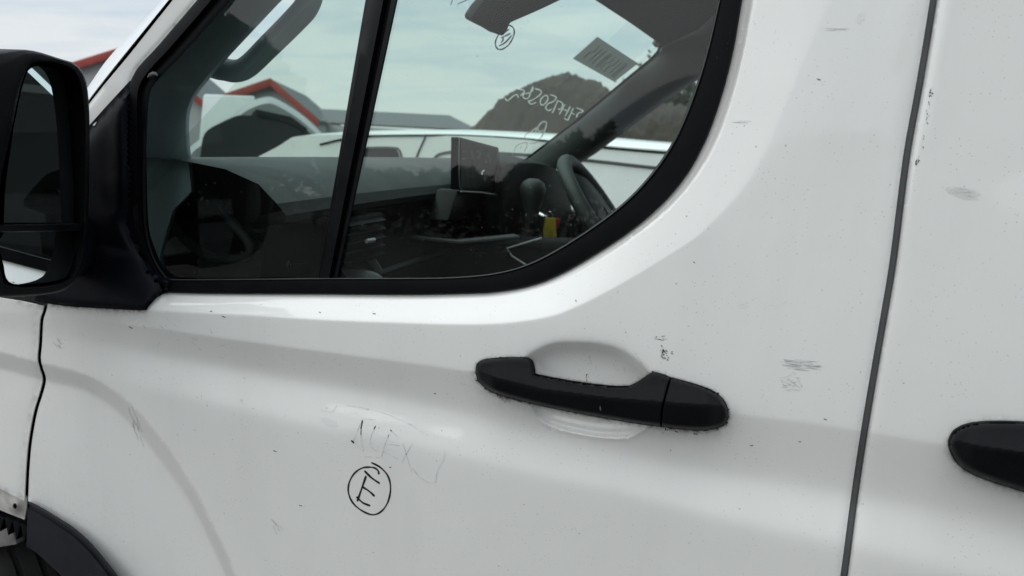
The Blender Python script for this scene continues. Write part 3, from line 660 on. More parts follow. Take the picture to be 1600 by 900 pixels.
# scratches, scuffs and flecks of grime, each a short stroke on the skin
gx_ = lambda y: np.interp(y, GAPB[:, 1], GAPB[:, 0])
def onB(px, py, th=.0003): px = np.asarray(px, float); py = np.asarray(py, float); return P(px, py, np.where(px < gx_(py)+3, h_door(px, py), h_side(px, py))+th)
rs = np.random.default_rng(11)
def cluster(cx, cy, rx, ry, rot, n, l0, l1, ang, spread, w0, w1):
    o = []
    for _ in range(n):
        r_ = math.sqrt(rs.random()); a = rs.uniform(0, 2*pi); u, v = r_*cos(a)*rx, r_*sin(a)*ry
        x = cx+u*cos(rot)-v*sin(rot); y = cy+u*sin(rot)+v*cos(rot); l = rs.uniform(l0, l1)/2; b = ang+rs.normal(0, spread)
        o.append((A((x-cos(b)*l, y-sin(b)*l), (x+rs.normal(0, .3), y+rs.normal(0, .3)), (x+cos(b)*l, y+sin(b)*l)), rs.uniform(w0, w1)))
    return o
dk = cluster(1038, 552, 6, 13, -.35, 24, 1.5, 5, .7, .5, .5, 1.4)+cluster(1031, 528, 8, 6, 0, 9, 3, 8, .05, .2, .3, .6)+cluster(1050, 552, 3, 4, 0, 4, 1, 3, .3, .5, .5, .9)
dk += cluster(1433, 253, 2.2, 6, .5, 10, 2, 5, 1.9, .3, .8, 1.6)+cluster(1454, 145, 4, 5, 0, 9, 2, 5, 1.7, .6, .7, 1.5)+cluster(1448, 190, 3, 45, .12, 12, 1.5, 4, 1.6, .3, .5, 1.)
dk += cluster(1141, 62, 2.2, 22, .2, 38, 1.5, 5, 1.5, .5, .8, 2.2)+cluster(917, 589, 3, 6, 0, 5, 2, 6, 1.4, .3, .4, .8)
gr = cluster(1250, 569, 30, 9, .12, 46, 7, 22, .10, .08, .35, .8)+cluster(1236, 597, 18, 15, .3, 34, 3, 10, .25, .4, .35, .8)+cluster(212, 662, 7, 34, -.25, 12, 8, 26, 1.25, .12, .4, .9)
gr += cluster(434, 826, 12, 8, .7, 6, 7, 17, .9, .15, .4, .8)+cluster(90, 537, 5, 7, 0, 5, 5, 12, .95, .12, .6, 1.1)+cluster(1308, 46, 16, 2, 0, 4, 12, 24, .03, .03, .4, .6)+cluster(1158, 192, 14, 3, 0, 4, 12, 26, .03, .04, .3, .5)+cluster(1500, 300, 24, 6, .15, 16, 3, 9, .15, .3, .4, .9)
gr += cluster(955, 575, 60, 22, .1, 16, 3, 9, 1.35, .25, .3, .6)+cluster(300, 590, 160, 60, .15, 13, 2, 9, .7, .6, .4, .9)+cluster(270, 520, 90, 20, .1, 10, 3, 9, .6, .4, .5, 1.)+cluster(1200, 480, 60, 8, 0, 6, 8, 20, -.3, .1, .25, .4)
for x, y, l, b in ((500, 488, 2, .4), (585, 490, 3, .2), (350, 495, 4, .4), (330, 486, 2, 0), (205, 512, 4, .5), (1175, 696, 3, 0), (1250, 690, 2, 0), (1290, 655, 3, .2), (900, 470, 2, 1), (1280, 124, 4, .3), (1120, 90, 3, 1.2), (680, 615, 2, .3), (430, 705, 3, .4), (610, 730, 2, 0), (470, 790, 3, .2), (1085, 410, 2, .6)):
    dk.append((A((x-l*cos(b), y-l*sin(b)), (x, y+.3), (x+l*.7*cos(b), y+l*.7*sin(b))), 1.15))
hq = every(HALL, 1.); hc_ = hq.mean(0)
for _ in range(120):                                        # flecks round the handle, thickest along its lower edge
    k = rs.integers(len(hq)); p_ = hq[k]; low_ = p_[1] > np.interp(p_[0], CRx, CRy)
    if not low_ and rs.random() < .62: continue
    d_ = (p_-hc_)/A(200, 50); d_ = d_/np.hypot(*d_)*A(.35, 1.); q_ = p_+d_*rs.exponential(2.2 if low_ else 1.2)
    if inside(A(q_[0]), A(q_[1]), HALL)[0] or (inside(A(q_[0]), A(q_[1]), CUP)[0]): continue
    b = rs.normal(.2, .6); l = rs.uniform(.8, 3.2); dk.append((A(q_-A(cos(b), sin(b))*l, q_, q_+A(cos(b), sin(b))*l), rs.uniform(.6, 1.7)))
strokes('grime_fleck', dk, 'grime', door, onB, many=True); strokes('scratch', gr, 'scr', door, onB, many=True)
# glass stamp
onQ = lambda px, py, th=0: P(px, py, -.031+.0012+th)
s_, ox, oy = .1, 400, 380
strokes('glass_stamp', [(zz(*[(510+cos(a)*32, 335+sin(a)*48) for a in np.linspace(0, 2*pi, 14)]), .6), (zz((500, 315), (500, 355)), .6), (zz((500, 316), (525, 316)), .6), (zz((500, 335), (520, 335)), .6)] +
        [(zz((x, 318+8*(k % 2)), (x+14, 318-6*(k % 3 == 0))), 1.1) for k, x in enumerate(range(560, 800, 20)) if x != 640] + [(zz((548, 372), (556, 378)), 1.6), (zz((655, 368), (662, 374)), .8), (zz((800, 366), (808, 378)), 1.8)], 'ink', door, onQ)

# ------------------------------------------------------------------ windscreen
yy = np.linspace(.06, 1.68, 25); zz_ = np.linspace(1.40, 1.86, 14); V = [(wsx(y, z), y, z) for z in zz_ for y in yy]
Fc = [(j*25+i, j*25+i+1, (j+1)*25+i+1, (j+1)*25+i) for j in range(13) for i in range(24)]
ws = mesh('windscreen', V, Fc, 'wglass', van)
onW = lambda px, py, th=0: atW(np.asarray(px, float), np.asarray(py, float), .004)
lab = A((933.5, 57.5), (997, 99), (960, 128), (895, 91.5)); lp = onW(lab[:, 0], lab[:, 1])
mesh('windscreen_sticker', lp, [(0, 1, 2, 3)], 'label', ws, False)
ax = (lab[1]-lab[0]); ay = (lab[3]-lab[0]); ln = []
digits = {'1': [((.5, 0), (.5, 1))], '0': [((.2, 0), (.8, 0), (.8, 1), (.2, 1), (.2, 0))], '3': [((.2, 0), (.8, 0), (.8, 1), (.2, 1)), ((.3, .5), (.8, .5))], '5': [((.8, 0), (.2, 0), (.2, .5), (.8, .5), (.8, 1), (.2, 1))], '8': [((.2, 0), (.8, 0), (.8, 1), (.2, 1), (.2, 0)), ((.2, .5), (.8, .5))]}
for k, c in enumerate('51305518'):
    for s in digits[c]:
        pts = [lab[0]+ax*(.10+.78*(k+1-q[0]*.72)/8)+ay*(.22+.56*q[1]) for q in s]; ln += [(A(p, q), 1.1) for p, q in zip(pts[:-1], pts[1:])]
onW2 = lambda px, py, th=0: atW(np.asarray(px, float), np.asarray(py, float), .0062)
strokes('sticker_print', ln, 'labink', ws, onW2)
s_, ox, oy = .1779, 760, 100; zz = lambda *p: Z(p, s_, ox, oy)
strokes('painted_number', [zz((165, 300), (185, 322), (235, 282), (268, 268), (282, 298)), zz((275, 220), (335, 236), (300, 278), (345, 250)), zz((345, 250), (320, 285), (345, 305), (375, 290), (388, 245), (412, 195)), zz((412, 195), (400, 240), (350, 262)),
    zz((425, 215), (482, 238), (465, 275), (400, 318), (368, 328), (395, 352), (438, 336)), zz((505, 280), (475, 318), (480, 357), (512, 350), (540, 310), (532, 278), (505, 280)), zz((560, 270), (612, 290), (590, 328), (540, 350), (522, 385), (545, 410), (572, 395)),
    zz((628, 318), (605, 375), (578, 432)), zz((625, 322), (668, 345), (660, 388), (630, 398)), zz((692, 352), (640, 442)), zz((738, 372), (690, 462)), zz((668, 396), (722, 416)), zz((764, 388), (740, 440), (715, 496)), zz((680, 478), (722, 496)), zz((748, 432), (776, 442)), zz((788, 384), (850, 412), (805, 436), (790, 470))], 'chalk', ws, onW, 1.5)
strokes('painted_initial', [zz((490, 508), (528, 516), (514, 580), (488, 645)), zz((490, 508), (452, 556), (462, 592), (502, 580)), zz((380, 604), (452, 552)), zz((440, 560), (430, 625))], 'chalk', ws, onW, 1.3)
strokes('faint_scribble', [zz((395, 592), (345, 620), (330, 668)), zz((505, 600), (440, 690), (380, 690)), zz((245, 770), (258, 728), (292, 702), (352, 690), (356, 722), (330, 772)), zz((298, 745), (312, 722)), zz((235, 780), (238, 860)), zz((180, 830), (165, 870))], 'fade', ws, onW, .8)
s_, ox, oy = .15, 660, 0
strokes('circled_letter', [(zz((905, 262), (945, 288), (957, 340), (935, 410), (890, 475), (830, 513), (785, 510), (762, 470), (765, 420), (800, 350), (850, 290), (905, 262)), 2.1), (zz((820, 396), (870, 372), (918, 347)), 2.1), (zz((798, 479), (860, 445), (932, 368)), 2.3), (zz((842, 390), (838, 420), (816, 447)), 2.1)], 'ink', ws, onW)
for l_ in ((zz((318, -20), (293, 60)), 1.0), (zz((480, -8), (360, 46)), 1.2), (zz((565, 588), (585, 580)), .8)): strokes('pen_stroke', [l_], 'ink', ws, onW)
strokes('purple_scribble', [(zz((818, 362), (890, 284)), 2.4), (zz((815, 370), (908, 300)), 2.2), (zz((835, 366), (884, 296)), 2.6)], 'purple', ws, onW2)

# ------------------------------------------------------------------ cab interior
yv = np.linspace(.08, 1.66, 40)
def sweep(name, prof, mat, parent, ys=yv, dx=lambda y: 0*y, dz=lambda y: 0*y):
    V = [(X+dx(y), y, z+dz(y)) for (X, z) in prof for y in ys]; m = len(ys)
    return mesh(name, V, [(k*m+i, k*m+i+1, (k+1)*m+i+1, (k+1)*m+i) for k in range(len(prof)-1) for i in range(m-1)], mat, parent, auto=35)
bul = lambda y: -.05*(1-((y-.86)/.8)**2)
dash = sweep('dashboard', [(-.93, 1.30), (-.90, 1.435), (-.86, 1.448), (-.78, 1.450), (-.70, 1.442), (-.645, 1.425), (-.615, 1.40)], 'dashtop', van, dx=bul)
sweep('dash_face', [(-.615, 1.40), (-.60, 1.385), (-.60, 1.375), (-.635, 1.365), (-.645, 1.27), (-.62, 1.245)], 'innerdk', dash, dx=bul)
sweep('trim_strip', [(-.618, 1.247), (-.608, 1.245), (-.607, 1.242), (-.61, 1.238)], 'inner', dash, np.linspace(.2, 1.2, 30), dx=bul)
sweep('lower_dash', [(-.615, 1.235), (-.64, 1.20), (-.67, 1.05), (-.70, .85), (-.72, .55)], 'inner', dash, dx=bul)
# passenger-end vents and the lined cubby close to the door
def vent(c, w, hgt, nl, tilt=0):
    f = box('air_vent', c, (.03, w, hgt), 'innerdk', dash, None, .008)
    for k in range(nl):
        z = c[2]-hgt*.36+hgt*.72*k/(nl-1)
        box('louvre', (c[0]+.019, c[1], z), (.012, w*.86, .0035), 'innerdk', f, Matrix.Rotation(radians(20), 3, 'Y'), .001)
    tube('vent_tab', [(c[0]+.028, c[1]-.012, c[2]), (c[0]+.030, c[1]+.012, c[2])], .004, 'silver', f, 8)
    return f
vent(np.array([-.64, .34, 1.322]), .16, .085, 5); vent(np.array([-.665, .72, 1.315]), .15, .08, 5); vent(np.array([-.665, .90, 1.315]), .15, .08, 5)
cub = cat(A((258, 322), (280, 305), (300, 297), (322, 300), (352, 334), (388, 378), (390, 396), (376, 404), (340, 403), (312, 392), (288, 372), (270, 348)), 4, True)
q = at(cub[:, 0], cub[:, 1], .22); c3 = q.mean(0)
cc = tube('side_cubby', q, .0085, 'inner', dash, 10, True)
mesh('cubby_wall', np.vstack([q, c3+(q-c3)*.8+np.array([-.03, .06, 0])]), [(i, (i+1) % len(q), (i+1) % len(q)+len(q), i+len(q)) for i in range(len(q))]+[tuple(range(len(q), 2*len(q)))], 'innerdk', cc)
pod = cat(A((292, 275), (330, 262), (365, 262), (382, 295), (384, 335), (372, 352), (340, 330), (310, 300)), 4, True); q = at(pod[:, 0], pod[:, 1], .30)
solid('vent_pod', q, (-.02, .07, 0), 'inner', dash, .008)
q = at(A(360, 372, 384, 398, 505), A(343, 352, 356, 361, 366), .33); tube('trim_blade', q, A(.006, .009, .006, .0035, .0025), 'silver', dash, 8)
lowp = A((385, 360), (415, 380), (428, 400), (450, 412), (506, 418), (560, 420), (600, 432), (600, 470), (260, 470), (262, 415), (300, 400), (360, 408), (392, 402))
solid('lower_panel', at(lowp[:, 0], lowp[:, 1], .34), (-.03, .03, 0), 'lowtrim', dash, .006)
gl_ = A((540, 360), (560, 372), (575, 380), (584, 400), (600, 425), (592, 440), (540, 440))
solid('kick_panel', at(gl_[:, 0], gl_[:, 1], .45), (-.02, .03, 0), 'lowtrim', dash, .006)
# centre: screen, shelf, switches, gear knob
XS = -.565
def rnd(p, r=.08): return np.vstack([cat(A(b+(a-b)*r, b+(a-b)*r*.3+(c-b)*r*.3*0, b+(a-b)*r*.12+(c-b)*r*.12, b+(c-b)*r*.3, b+(c-b)*r), 2) for a, b, c in zip(np.roll(p, 1, 0), p, np.roll(p, -1, 0))])
scr = rnd(A((717, 214), (779, 230.5), (784, 300), (716, 297))); sp = atX(scr[:, 0], scr[:, 1], XS)
ts = solid('touchscreen', sp, (-.016, -.003, 0), 'gloss', dash, .004)
inn = rnd(A((720.5, 219), (776, 233.5), (780, 296), (720, 293))); solid('screen_face', atX(inn[:, 0], inn[:, 1], XS+.0015), (-.001, 0, 0), 'screen', ts, 0)
tube('screen_bezel', atX(A(717.5, 717, 718, 722), A(216, 255, 290, 297.5), XS+.001), .0009, 'silver', ts, 6)
tube('screen_sill', atX(A(720, 755, 783), A(299, 301, 306), XS+.002), .0018, 'silver', ts, 6)
onS = lambda px, py, th=0: atX(px, py, XS+.0022)
strokes('screen_smear', [(A((737, 233), (738, 250)), 3.), (A((745, 236), (750, 240), (746, 248)), 4.), (A((759, 254), (762, 240), (766, 254)), 2.5), (A((722, 237), (727, 237)), 1.3), (A((722, 248), (728, 248)), 1.3)], 'smear', ts, onS)
strokes('screen_glint', [(A((753, 273), (754, 268), (757, 266)), 1.6)], 'chrome', ts, onS)
ped = A((716, 297), (784, 300), (792, 345), (700, 345)); solid('screen_pedestal', atX(ped[:, 0], ped[:, 1], XS-.03), (-.05, 0, 0), 'gloss', dash, .006)
for (x, y) in ((738, 394), (750, 400), (779, 392), (790, 398)):
    b = box('switch', at(x, y, .80), (.02, .022, .018), 'innerdk', dash, None, .003); tube('switch_mark', at(A(x-1.5, x+1.5), A(y-4, y+1), .78), .0015, 'chrome', b, 6)
q = at(A(846, 812, 792, 800, 822), A(372, 382, 388, 400, 414), .80); tube('tray_edge', q, .0022, 'silver', dash, 6); 
q = at(A(812, 818, 830), A(384, 384, 392), .86); tube('tray_edge', q, .002, 'silver', dash, 6)
tray = A((545, 362), (640, 369), (720, 377), (812, 368), (812, 372), (720, 381), (640, 373), (545, 366)); solid('shelf_lip', at(tray[:, 0], tray[:, 1], .62), (-.02, .02, 0), 'inner', dash, .001)
solid('console', at(A(700, 690, 800, 900, 960, 960, 820), A(388, 470, 520, 520, 430, 380, 376), .84), (-.1, .05, 0), 'innerdk', dash, .01)
kp = [(.0, 0), (.012, .004), (.016, .015), (.022, .045), (.029, .066), (.031, .08), (.026, .092), (.012, .1), (0, .101)]
base_k = at(A(829), A(352), .92)[0]; V = []; Fc = []
for i in range(24):
    a = 2*pi*i/24
    for (r_, h_) in kp: V.append(base_k+np.array([cos(a)*r_, sin(a)*r_*1.25, h_*1.12]))
for i in range(24):
    for k in range(8): Fc.append((i*9+k, i*9+k+1, ((i+1) % 24)*9+k+1, ((i+1) % 24)*9+k))
gk = mesh('gear_knob', V, Fc, 'inner', dash); tube('gear_stalk', [base_k+np.array([0, 0, .01]), base_k+np.array([-.02, 0, -.14])], .012, 'innerdk', gk, 10)
for k in range(3): tube('gaiter_ring', [base_k+np.array([cos(a)*(.02+.006*k), sin(a)*(.02+.006*k), -.012-.014*k]) for a in np.linspace(0, 2*pi, 18, endpoint=False)], .004, 'innerdk', gk, 6, True)
# binnacle in front of the driver
bn = cat(A((786, 262), (820, 254), (855, 257), (882, 275), (892, 310), (890, 380), (795, 380), (784, 320)), 4, True); solid('instrument_hood', atX(bn[:, 0], bn[:, 1], -.55), (-.12, .0, .02), 'innerdk', dash, .01)
# steering wheel
stw = thing('steering_wheel', 'x', 'x', (0, 0, 0)); del stw['label']; del stw['category']
sc_ = at(A(938), A(336), 1.30)[0]; stw.location = tuple(sc_); stw.parent = van; stw.matrix_parent_inverse = parent_world(van).inverted()
e1 = np.array([0, 1., 0]); nw = np.array([.79, .03, .60]); nw /= np.linalg.norm(nw); e1 = e1-nw*(e1@nw); e1 /= np.linalg.norm(e1); e2 = np.cross(nw, e1)
tube('wheel_rim', [sc_+(e1*cos(a)+e2*sin(a))*.182 for a in np.linspace(0, 2*pi, 48, endpoint=False)], .021, 'inner', stw, 12, True)
V = [sc_+(e1*cos(a)*.15+e2*sin(a)*.145)*k+nw*o for k, o in ((1., -.03), (1., .0), (.85, .014), (.1, .02)) for a in np.linspace(0, 2*pi, 24, endpoint=False)]
mesh('airbag_hub', V, [(k*24+i, k*24+(i+1) % 24, (k+1)*24+(i+1) % 24, (k+1)*24+i) for k in range(3) for i in range(24)], 'innerdk', stw)
for a in (0, pi, -pi/2): tube('spoke', [sc_+(e1*cos(a)+e2*sin(a))*r_ for r_ in (.06, .175)], .014, 'silver' if a != -pi/2 else 'innerdk', stw, 8, flat=.6)
tube('steering_column', [sc_-nw*.02, sc_-nw*.25], .045, 'innerdk', stw, 14)
tube('column_stalk', at(A(838, 846, 856), A(333, 337, 341), 1.12), A(.006, .008, .005), 'chrome', stw, 8)
# keys hang in the ignition: their own thing
kt = thing('key_tag', 'yellow plastic key tag with a red tab hanging below the steering column', 'key tag', at(A(857), A(342), 1.10)[0])
yt = A((852, 340), (868, 341), (870, 372), (866, 384), (851, 383), (848, 360)); solid('tag_plate', at(yt[:, 0], yt[:, 1], 1.10), (0, .006, 0), 'yellow', kt, .002)
rtg = A((867, 340), (876, 342), (873, 356), (868, 360)); solid('red_tab', at(rtg[:, 0], rtg[:, 1], 1.115), (0, .005, 0), 'red', kt, .001)
tube('key_ring', [at(A(858), A(338), 1.105)[0]+np.array([cos(a)*.012, 0, sin(a)*.012]) for a in np.linspace(0, 2*pi, 16, endpoint=False)], .0014, 'chrome', kt, 6, True)
# near pillar trim and its grab handle
PT = np.vstack([A((205, 500), (205, 120), (330, -30), (600, -330), (720, -330)), A((560, -120), (434, 0), (360, 79), (330, 113)), cat(A((330, 113), (307, 142), (295, 165), (291, 190), (292, 225), (296, 262), (300, 300)), 4)[1:], A((270, 330), (250, 400), (262, 500))])
q = at(PT[:, 0], PT[:, 1], .105); solid('pillar_trim', q, (-.02, .03, 0), 'pillar', van, .004)
gp = cat(A((318, 92), (345, 106), (368, 111), (388, 103), (420, 72), (460, 32), (480, 8), (486, -20), (470, -50), (440, -40)), 6); q = at(gp[:, 0], gp[:, 1], .15)
tube('grab_handle', q, np.interp(np.linspace(0, 1, len(gp)), [0, .15, .3, .8, 1], [.024, .0165, .0165, .0185, .02]), 'pillar', van, 16, flat=.75)
# far pillar, header, lining, far door
fp = np.array([atW(A(x), A(y), .03)[0] for x, y in ((815, 256), (905, 188), (985, 122), (1018, 96), (1030, 84), (1036, 72))])
fpo = [(np.array(at(x, y, 1.68))) for x, y in ((890, 262), (925, 240), (1036, 157), (1084, 125), (1130, 92), (1200, 40))]
V = list(fp)+[a*.78+b*.22+np.array([.012, -.03, .012]) for a, b in zip(fp, fpo)]+[a*.35+b*.65+np.array([.03, -.045, -.01]) for a, b in zip(fp, fpo)]+fpo+[p_+np.array([.0, .06, 0]) for p_ in fpo]
mesh('far_pillar_trim', V, [(k*6+i, k*6+i+1, (k+1)*6+i+1, (k+1)*6+i) for k in range(4) for i in range(5)], 'farpil', van)
tube('windscreen_edge', np.array([atW(A(x), A(y), .012)[0] for x, y in ((812, 258), (905, 187), (985, 120), (1018, 93), (1028, 82), (1033, 70))]), .006, 'dark', van, 6)
hd = [atW(A(x), A(y), .02)[0] for x, y in ((1036, 72), (985, 36), (930, 0))]+[np.array([wsx(y, 1.885)+.02, y, 1.885]) for y in (.85, .5, .13)]
V = hd+[p_+np.array([.10, 0, .05]) for p_ in hd]+[p_+np.array([.35, 0, .30]) for p_ in hd]+[p_+np.array([1.0, 0, .36]) for p_ in hd]
V = [np.array(p_) for p_ in V]
mesh('roof_lining', V, [(k*6+i, k*6+i+1, (k+1)*6+i+1, (k+1)*6+i) for k in range(3) for i in range(5)], 'lining', van)
# upper far door frame: closes the cab between the pillar and the roof
far = [at(1084, 125, 1.70), at(1200, 40, 1.70)]
solid('far_door_frame', np.array([(-.26, 1.70, 1.80), (.7, 1.70, 1.86), (.7, 1.70, 2.35), (-.26, 1.66, 2.2)]), (0, .05, 0), 'lining', van, 0)
solid('far_header', np.array([(-.33, 1.58, 1.83), (-.05, 1.60, 1.79), (.6, 1.60, 1.86), (.6, 1.6, 2.3), (-.1, 1.58, 2.2)]), (0, .08, 0), 'lining', van, .01)
zs = at(A(910), A(331), 1.64)[0][2]
fd = box('far_door_card', (-.1, 1.68, zs/2+.25), (1.5, .07, zs-.5), 'khaki', van, None, .01)
box('rear_mirror_mount', atW(A(812), A(-40), .06)[0], (.03, .04, .06), 'innerdk', van)
rm = cat(A((800, -40), (757, 0), (740, 22), (738, 30), (743, 35), (765, 46), (782, 55), (792, 46), (797, 37), (803, 33), (840, 17), (880, -2), (930, -25), (920, -50)), 3, True)
q = np.array([CAM+d*1.42 for d in ray(rm[:, 0], rm[:, 1])]); solid('rear_view_mirror', q, (-.03, .035, .01), 'innerdk', van, .006)
# seats and shell
box('seat_base', (.12, 1.2, .85), (.5, .5, .25), 'seat', van, None, .05); box('seat_back', (.42, 1.2, 1.3), (.14, .48, .7), 'seat', van, None, .06); box('headrest', (.45, 1.2, 1.78), (.1, .26, .2), 'seat', van, None, .04)
box('bench_base', (.15, .5, .82), (.5, .8, .25), 'seat', van, None, .05); box('bench_back', (.46, .5, 1.2), (.13, .8, .6), 'seat', van, None, .06)
box('bulkhead', (.72, .9, 1.4), (.02, 1.6, 1.9), 'metalwall', van, None, 0)
box('cab_floor', (-.1, .88, .5), (1.7, 1.6, .05), 'innerdk', van, None, 0)
box('front_bulkhead', (-.99, .88, .95), (.03, 1.55, .9), 'innerdk', van, None, 0)
# outer shell outside the frame
def shell():
    V = []; X = [-.22, .1, .6, 1.5, 2.6, 3.9]
    for x in X:
        zr = 2.12 if x < 0 else (2.3 if x < .3 else 2.36)
        for (y, z) in ((.06, 1.98), (.075, zr-.2), (.12, zr-.08), (.3, zr), (1.0, zr+.03), (1.7, zr), (1.86, zr-.08), (1.92, zr-.2), (1.98, 1.2), (1.98, .45)): V.append((x, y, z))
    return mesh('roof_panel', V, [(i*10+k, i*10+k+1, (i+1)*10+k+1, (i+1)*10+k) for i in range(5) for k in range(7)]+[(i*10+k, i*10+k+1, (i+1)*10+k+1, (i+1)*10+k) for i in range(2, 5) for k in (7, 8)], 'white', van)
shell()
xr = float(P(A(2650), A(600))[0, 0])
solid('rear_side', np.array([(xr-.02, .01, .42), (3.9, .01, .42), (3.9, .075, 2.2), (3.9, .03, 1.7), (xr-.02, .03, 1.7)][:2]+[(3.9, .01, 1.3), (3.9, .06, 2.1), (xr-.02, .06, 2.1), (xr-.02, .012, 1.3)]), (0, .04, 0), 'white', van, 0)
box('rear_doors', (3.9, 1., 1.3), (.05, 1.8, 1.7), 'white', van, None, .01)
box('front_end', (-1.85, 1.0, .85), (.5, 1.85, .7), 'white', van, None, .12)
solid('bonnet', np.array([(-.95, .1, 1.33), (-.95, 1.85, 1.33), (-2.05, 1.75, 1.14), (-2.05, .2, 1.14)]), (0, 0, -.06), 'white', van, .02)
box('underbody', (1.2, 1.0, .42), (4.6, 1.7, .12), 'dark', van, None, 0)

# ------------------------------------------------------------------ other vehicles
def lerp(a, b, t): return a+(b-a)*t
sv_ = thing('small_van', 'low white panel van parked beyond the windscreen and driver window', 'van', (-.8, 4.4, 0))
top = cat(A((470, 262), (500, 236), (513, 222), (530, 212), (600, 205), (680, 203), (760, 203.5), (900, 210), (1050, 222), (1200, 233), (1330, 250), (1400, 300)), 5)
q = at(top[:, 0], top[:, 1], 4.); q = q[np.argsort(q[:, 0])]; low = np.array([(q[-1, 0]+.1, 4., .35), (q[0, 0]-.9, 4., .35), (q[0, 0]-.9, 4., .85), (q[0, 0]-.15, 4, 1.02)])
ring = np.vstack([q, low]); n = len(ring); V = []; cy = 4.75
for (dy, sc, dz) in ((.10, 1., 0.), (.0, .985, -.05), (-.12, .97, -.22)): pass
def loft(ring, secs, name, mat, parent):
    c = ring.mean(0); V = []; n = len(ring)
    for (y, s) in secs:
        for p_ in ring: V.append((c[0]+(p_[0]-c[0])*s[0], y, c[2]+(p_[2]-c[2])*s[1]))
    Fc = [(k*n+i, k*n+(i+1) % n, (k+1)*n+(i+1) % n, (k+1)*n+i) for k in range(len(secs)-1) for i in range(n)]+[tuple(range(n)), tuple(range((len(secs)-1)*n, len(secs)*n))]
    return mesh(name, V, Fc, mat, parent, auto=50)
body = loft(ring, [(3.45, (.975, .60)), (3.54, (.98, .80)), (3.64, (.985, .88)), (3.77, (.99, .94)), (3.91, (.995, .985)), (4.05, (1, 1)), (4.8, (1, 1.01)), (5.2, (.98, .96))], 'body', 'vanw', sv_)
def inplane(pts, Y, off=.004):
    pts = np.asarray(pts, float); y = np.full(len(pts), 3.8); c = ring.mean(0); xs, i_ = np.unique(q[:, 0], return_index=True)
    for _ in range(12):
        p_ = at(pts[:, 0], pts[:, 1], 0*pts[:, 0]+y); s1 = (p_[:, 2]-c[2])/(np.interp(p_[:, 0], xs, q[i_, 2])-c[2])
        y = .5*y+.5*(np.interp(s1, [.6, .8, .88, .94, .985, 1.], [3.45, 3.54, 3.64, 3.77, 3.91, 4.05])-off)
    return p_
gut = A((500, 226), (560, 214), (664, 211.5), (749, 213), (851, 220), (960, 232), (1100, 243)); tube('roof_gutter', inplane(cat(gut, 4), 3.70), .007, 'rubber', sv_, 6)
w_ = cat(A((528, 262), (545, 240), (560, 234), (610, 233), (622, 238), (626, 262)), 4); win = solid('front_window', inplane(w_, 3.70), (0, .03, 0), 'cglass', sv_, 0)
tube('window_frame', inplane(cat(A((524, 262), (543, 238), (560, 232), (612, 231), (625, 237), (629, 262)), 4), 3.70), .008, 'greyrub', win, 6)
tube('door_seam', inplane(A((665, 213), (655, 235), (645, 262)), 3.705), .006, 'rubber', sv_, 6)
tube('panel_swage', inplane(cat(A((672, 262), (678, 248), (690, 240), (720, 237), (790, 240), (860, 245), (933, 252), (1022, 262), (1120, 272)), 4), 3.705), .009, 'greyrub', sv_, 6)
for x in (-2.7, .3):
    c = np.array([x, 3.8, .32]); tube('wheel', [c, c+np.array([0, .22, 0])], .32, 'tyre', sv_, 24)
# added car shape, standing in for the dark arch mirrored in the side glass
fd_ = np.array([-.60, .80, 0]); fd_ /= np.linalg.norm(fd_)
def atD(px, py, D): d = ray(px, py); return CAM+d*(D/np.hypot(d[..., 0], d[..., 1]))[..., None]
hb = atD(A(410), A(240), 7.)[0]; arch_shape = thing('arch_stand_in', 'made-up hatchback shape standing in for the dark arch mirrored in the side glass', 'reflection stand-in', (hb[0], hb[1], 0))
oc = cat(A((285, 300), (288, 250), (300, 226), (345, 198), (378, 166), (413, 151), (437, 156), (481, 185), (520, 226), (532, 250), (536, 300)), 4)
o3 = atD(oc[:, 0], oc[:, 1], 7.); o3 = np.vstack([o3, [o3[-1]*[1, 1, 0]+[0, 0, .25]], [o3[0]*[1, 1, 0]+[0, 0, .25]]]); c4 = o3.mean(0); n = len(o3); V = []
for (t_, s1, s2) in ((0, .96, .96), (.12, 1, 1), (1.6, 1.02, 1.0), (2.4, .98, .82), (3.6, .95, .62), (3.9, .8, .5)):
    for p_ in o3:
        r_ = c4+(p_-c4)*s1; r_[2] = .25+(p_[2]-.25)*s2; V.append(r_+fd_*t_)
mesh('body', V, [(k*n+i, k*n+(i+1) % n, (k+1)*n+(i+1) % n, (k+1)*n+i) for k in range(5) for i in range(n)]+[tuple(range(n)), tuple(range(5*n, 6*n))], 'carGrey', arch_shape, auto=45)
ic = cat(A((312, 262), (313, 240), (320, 208), (346, 191), (373, 180), (392, 180), (401, 173), (455, 186), (481, 204), (495, 225), (500, 262)), 4)
rw = solid('rear_window', atD(ic[:, 0], ic[:, 1], 6.78), fd_*.06, 'cglass', arch_shape, .01)  # the mirrored dark arch, shaped as a car's rear glass
solid('arch_step', atD(A(399, 455, 481, 478, 452, 397), A(170, 182, 201, 206, 190, 179), 6.72), fd_*.08, 'gloss', arch_shape, .01)
for sx in (300, 515): c = atD(A(sx), A(300), 7.4)[0]; c[2] = .31; tube('wheel', [c-np.array([.1, .07, 0]), c+np.array([.1, .07, 0])], .31, 'tyre', arch_shape, 20)
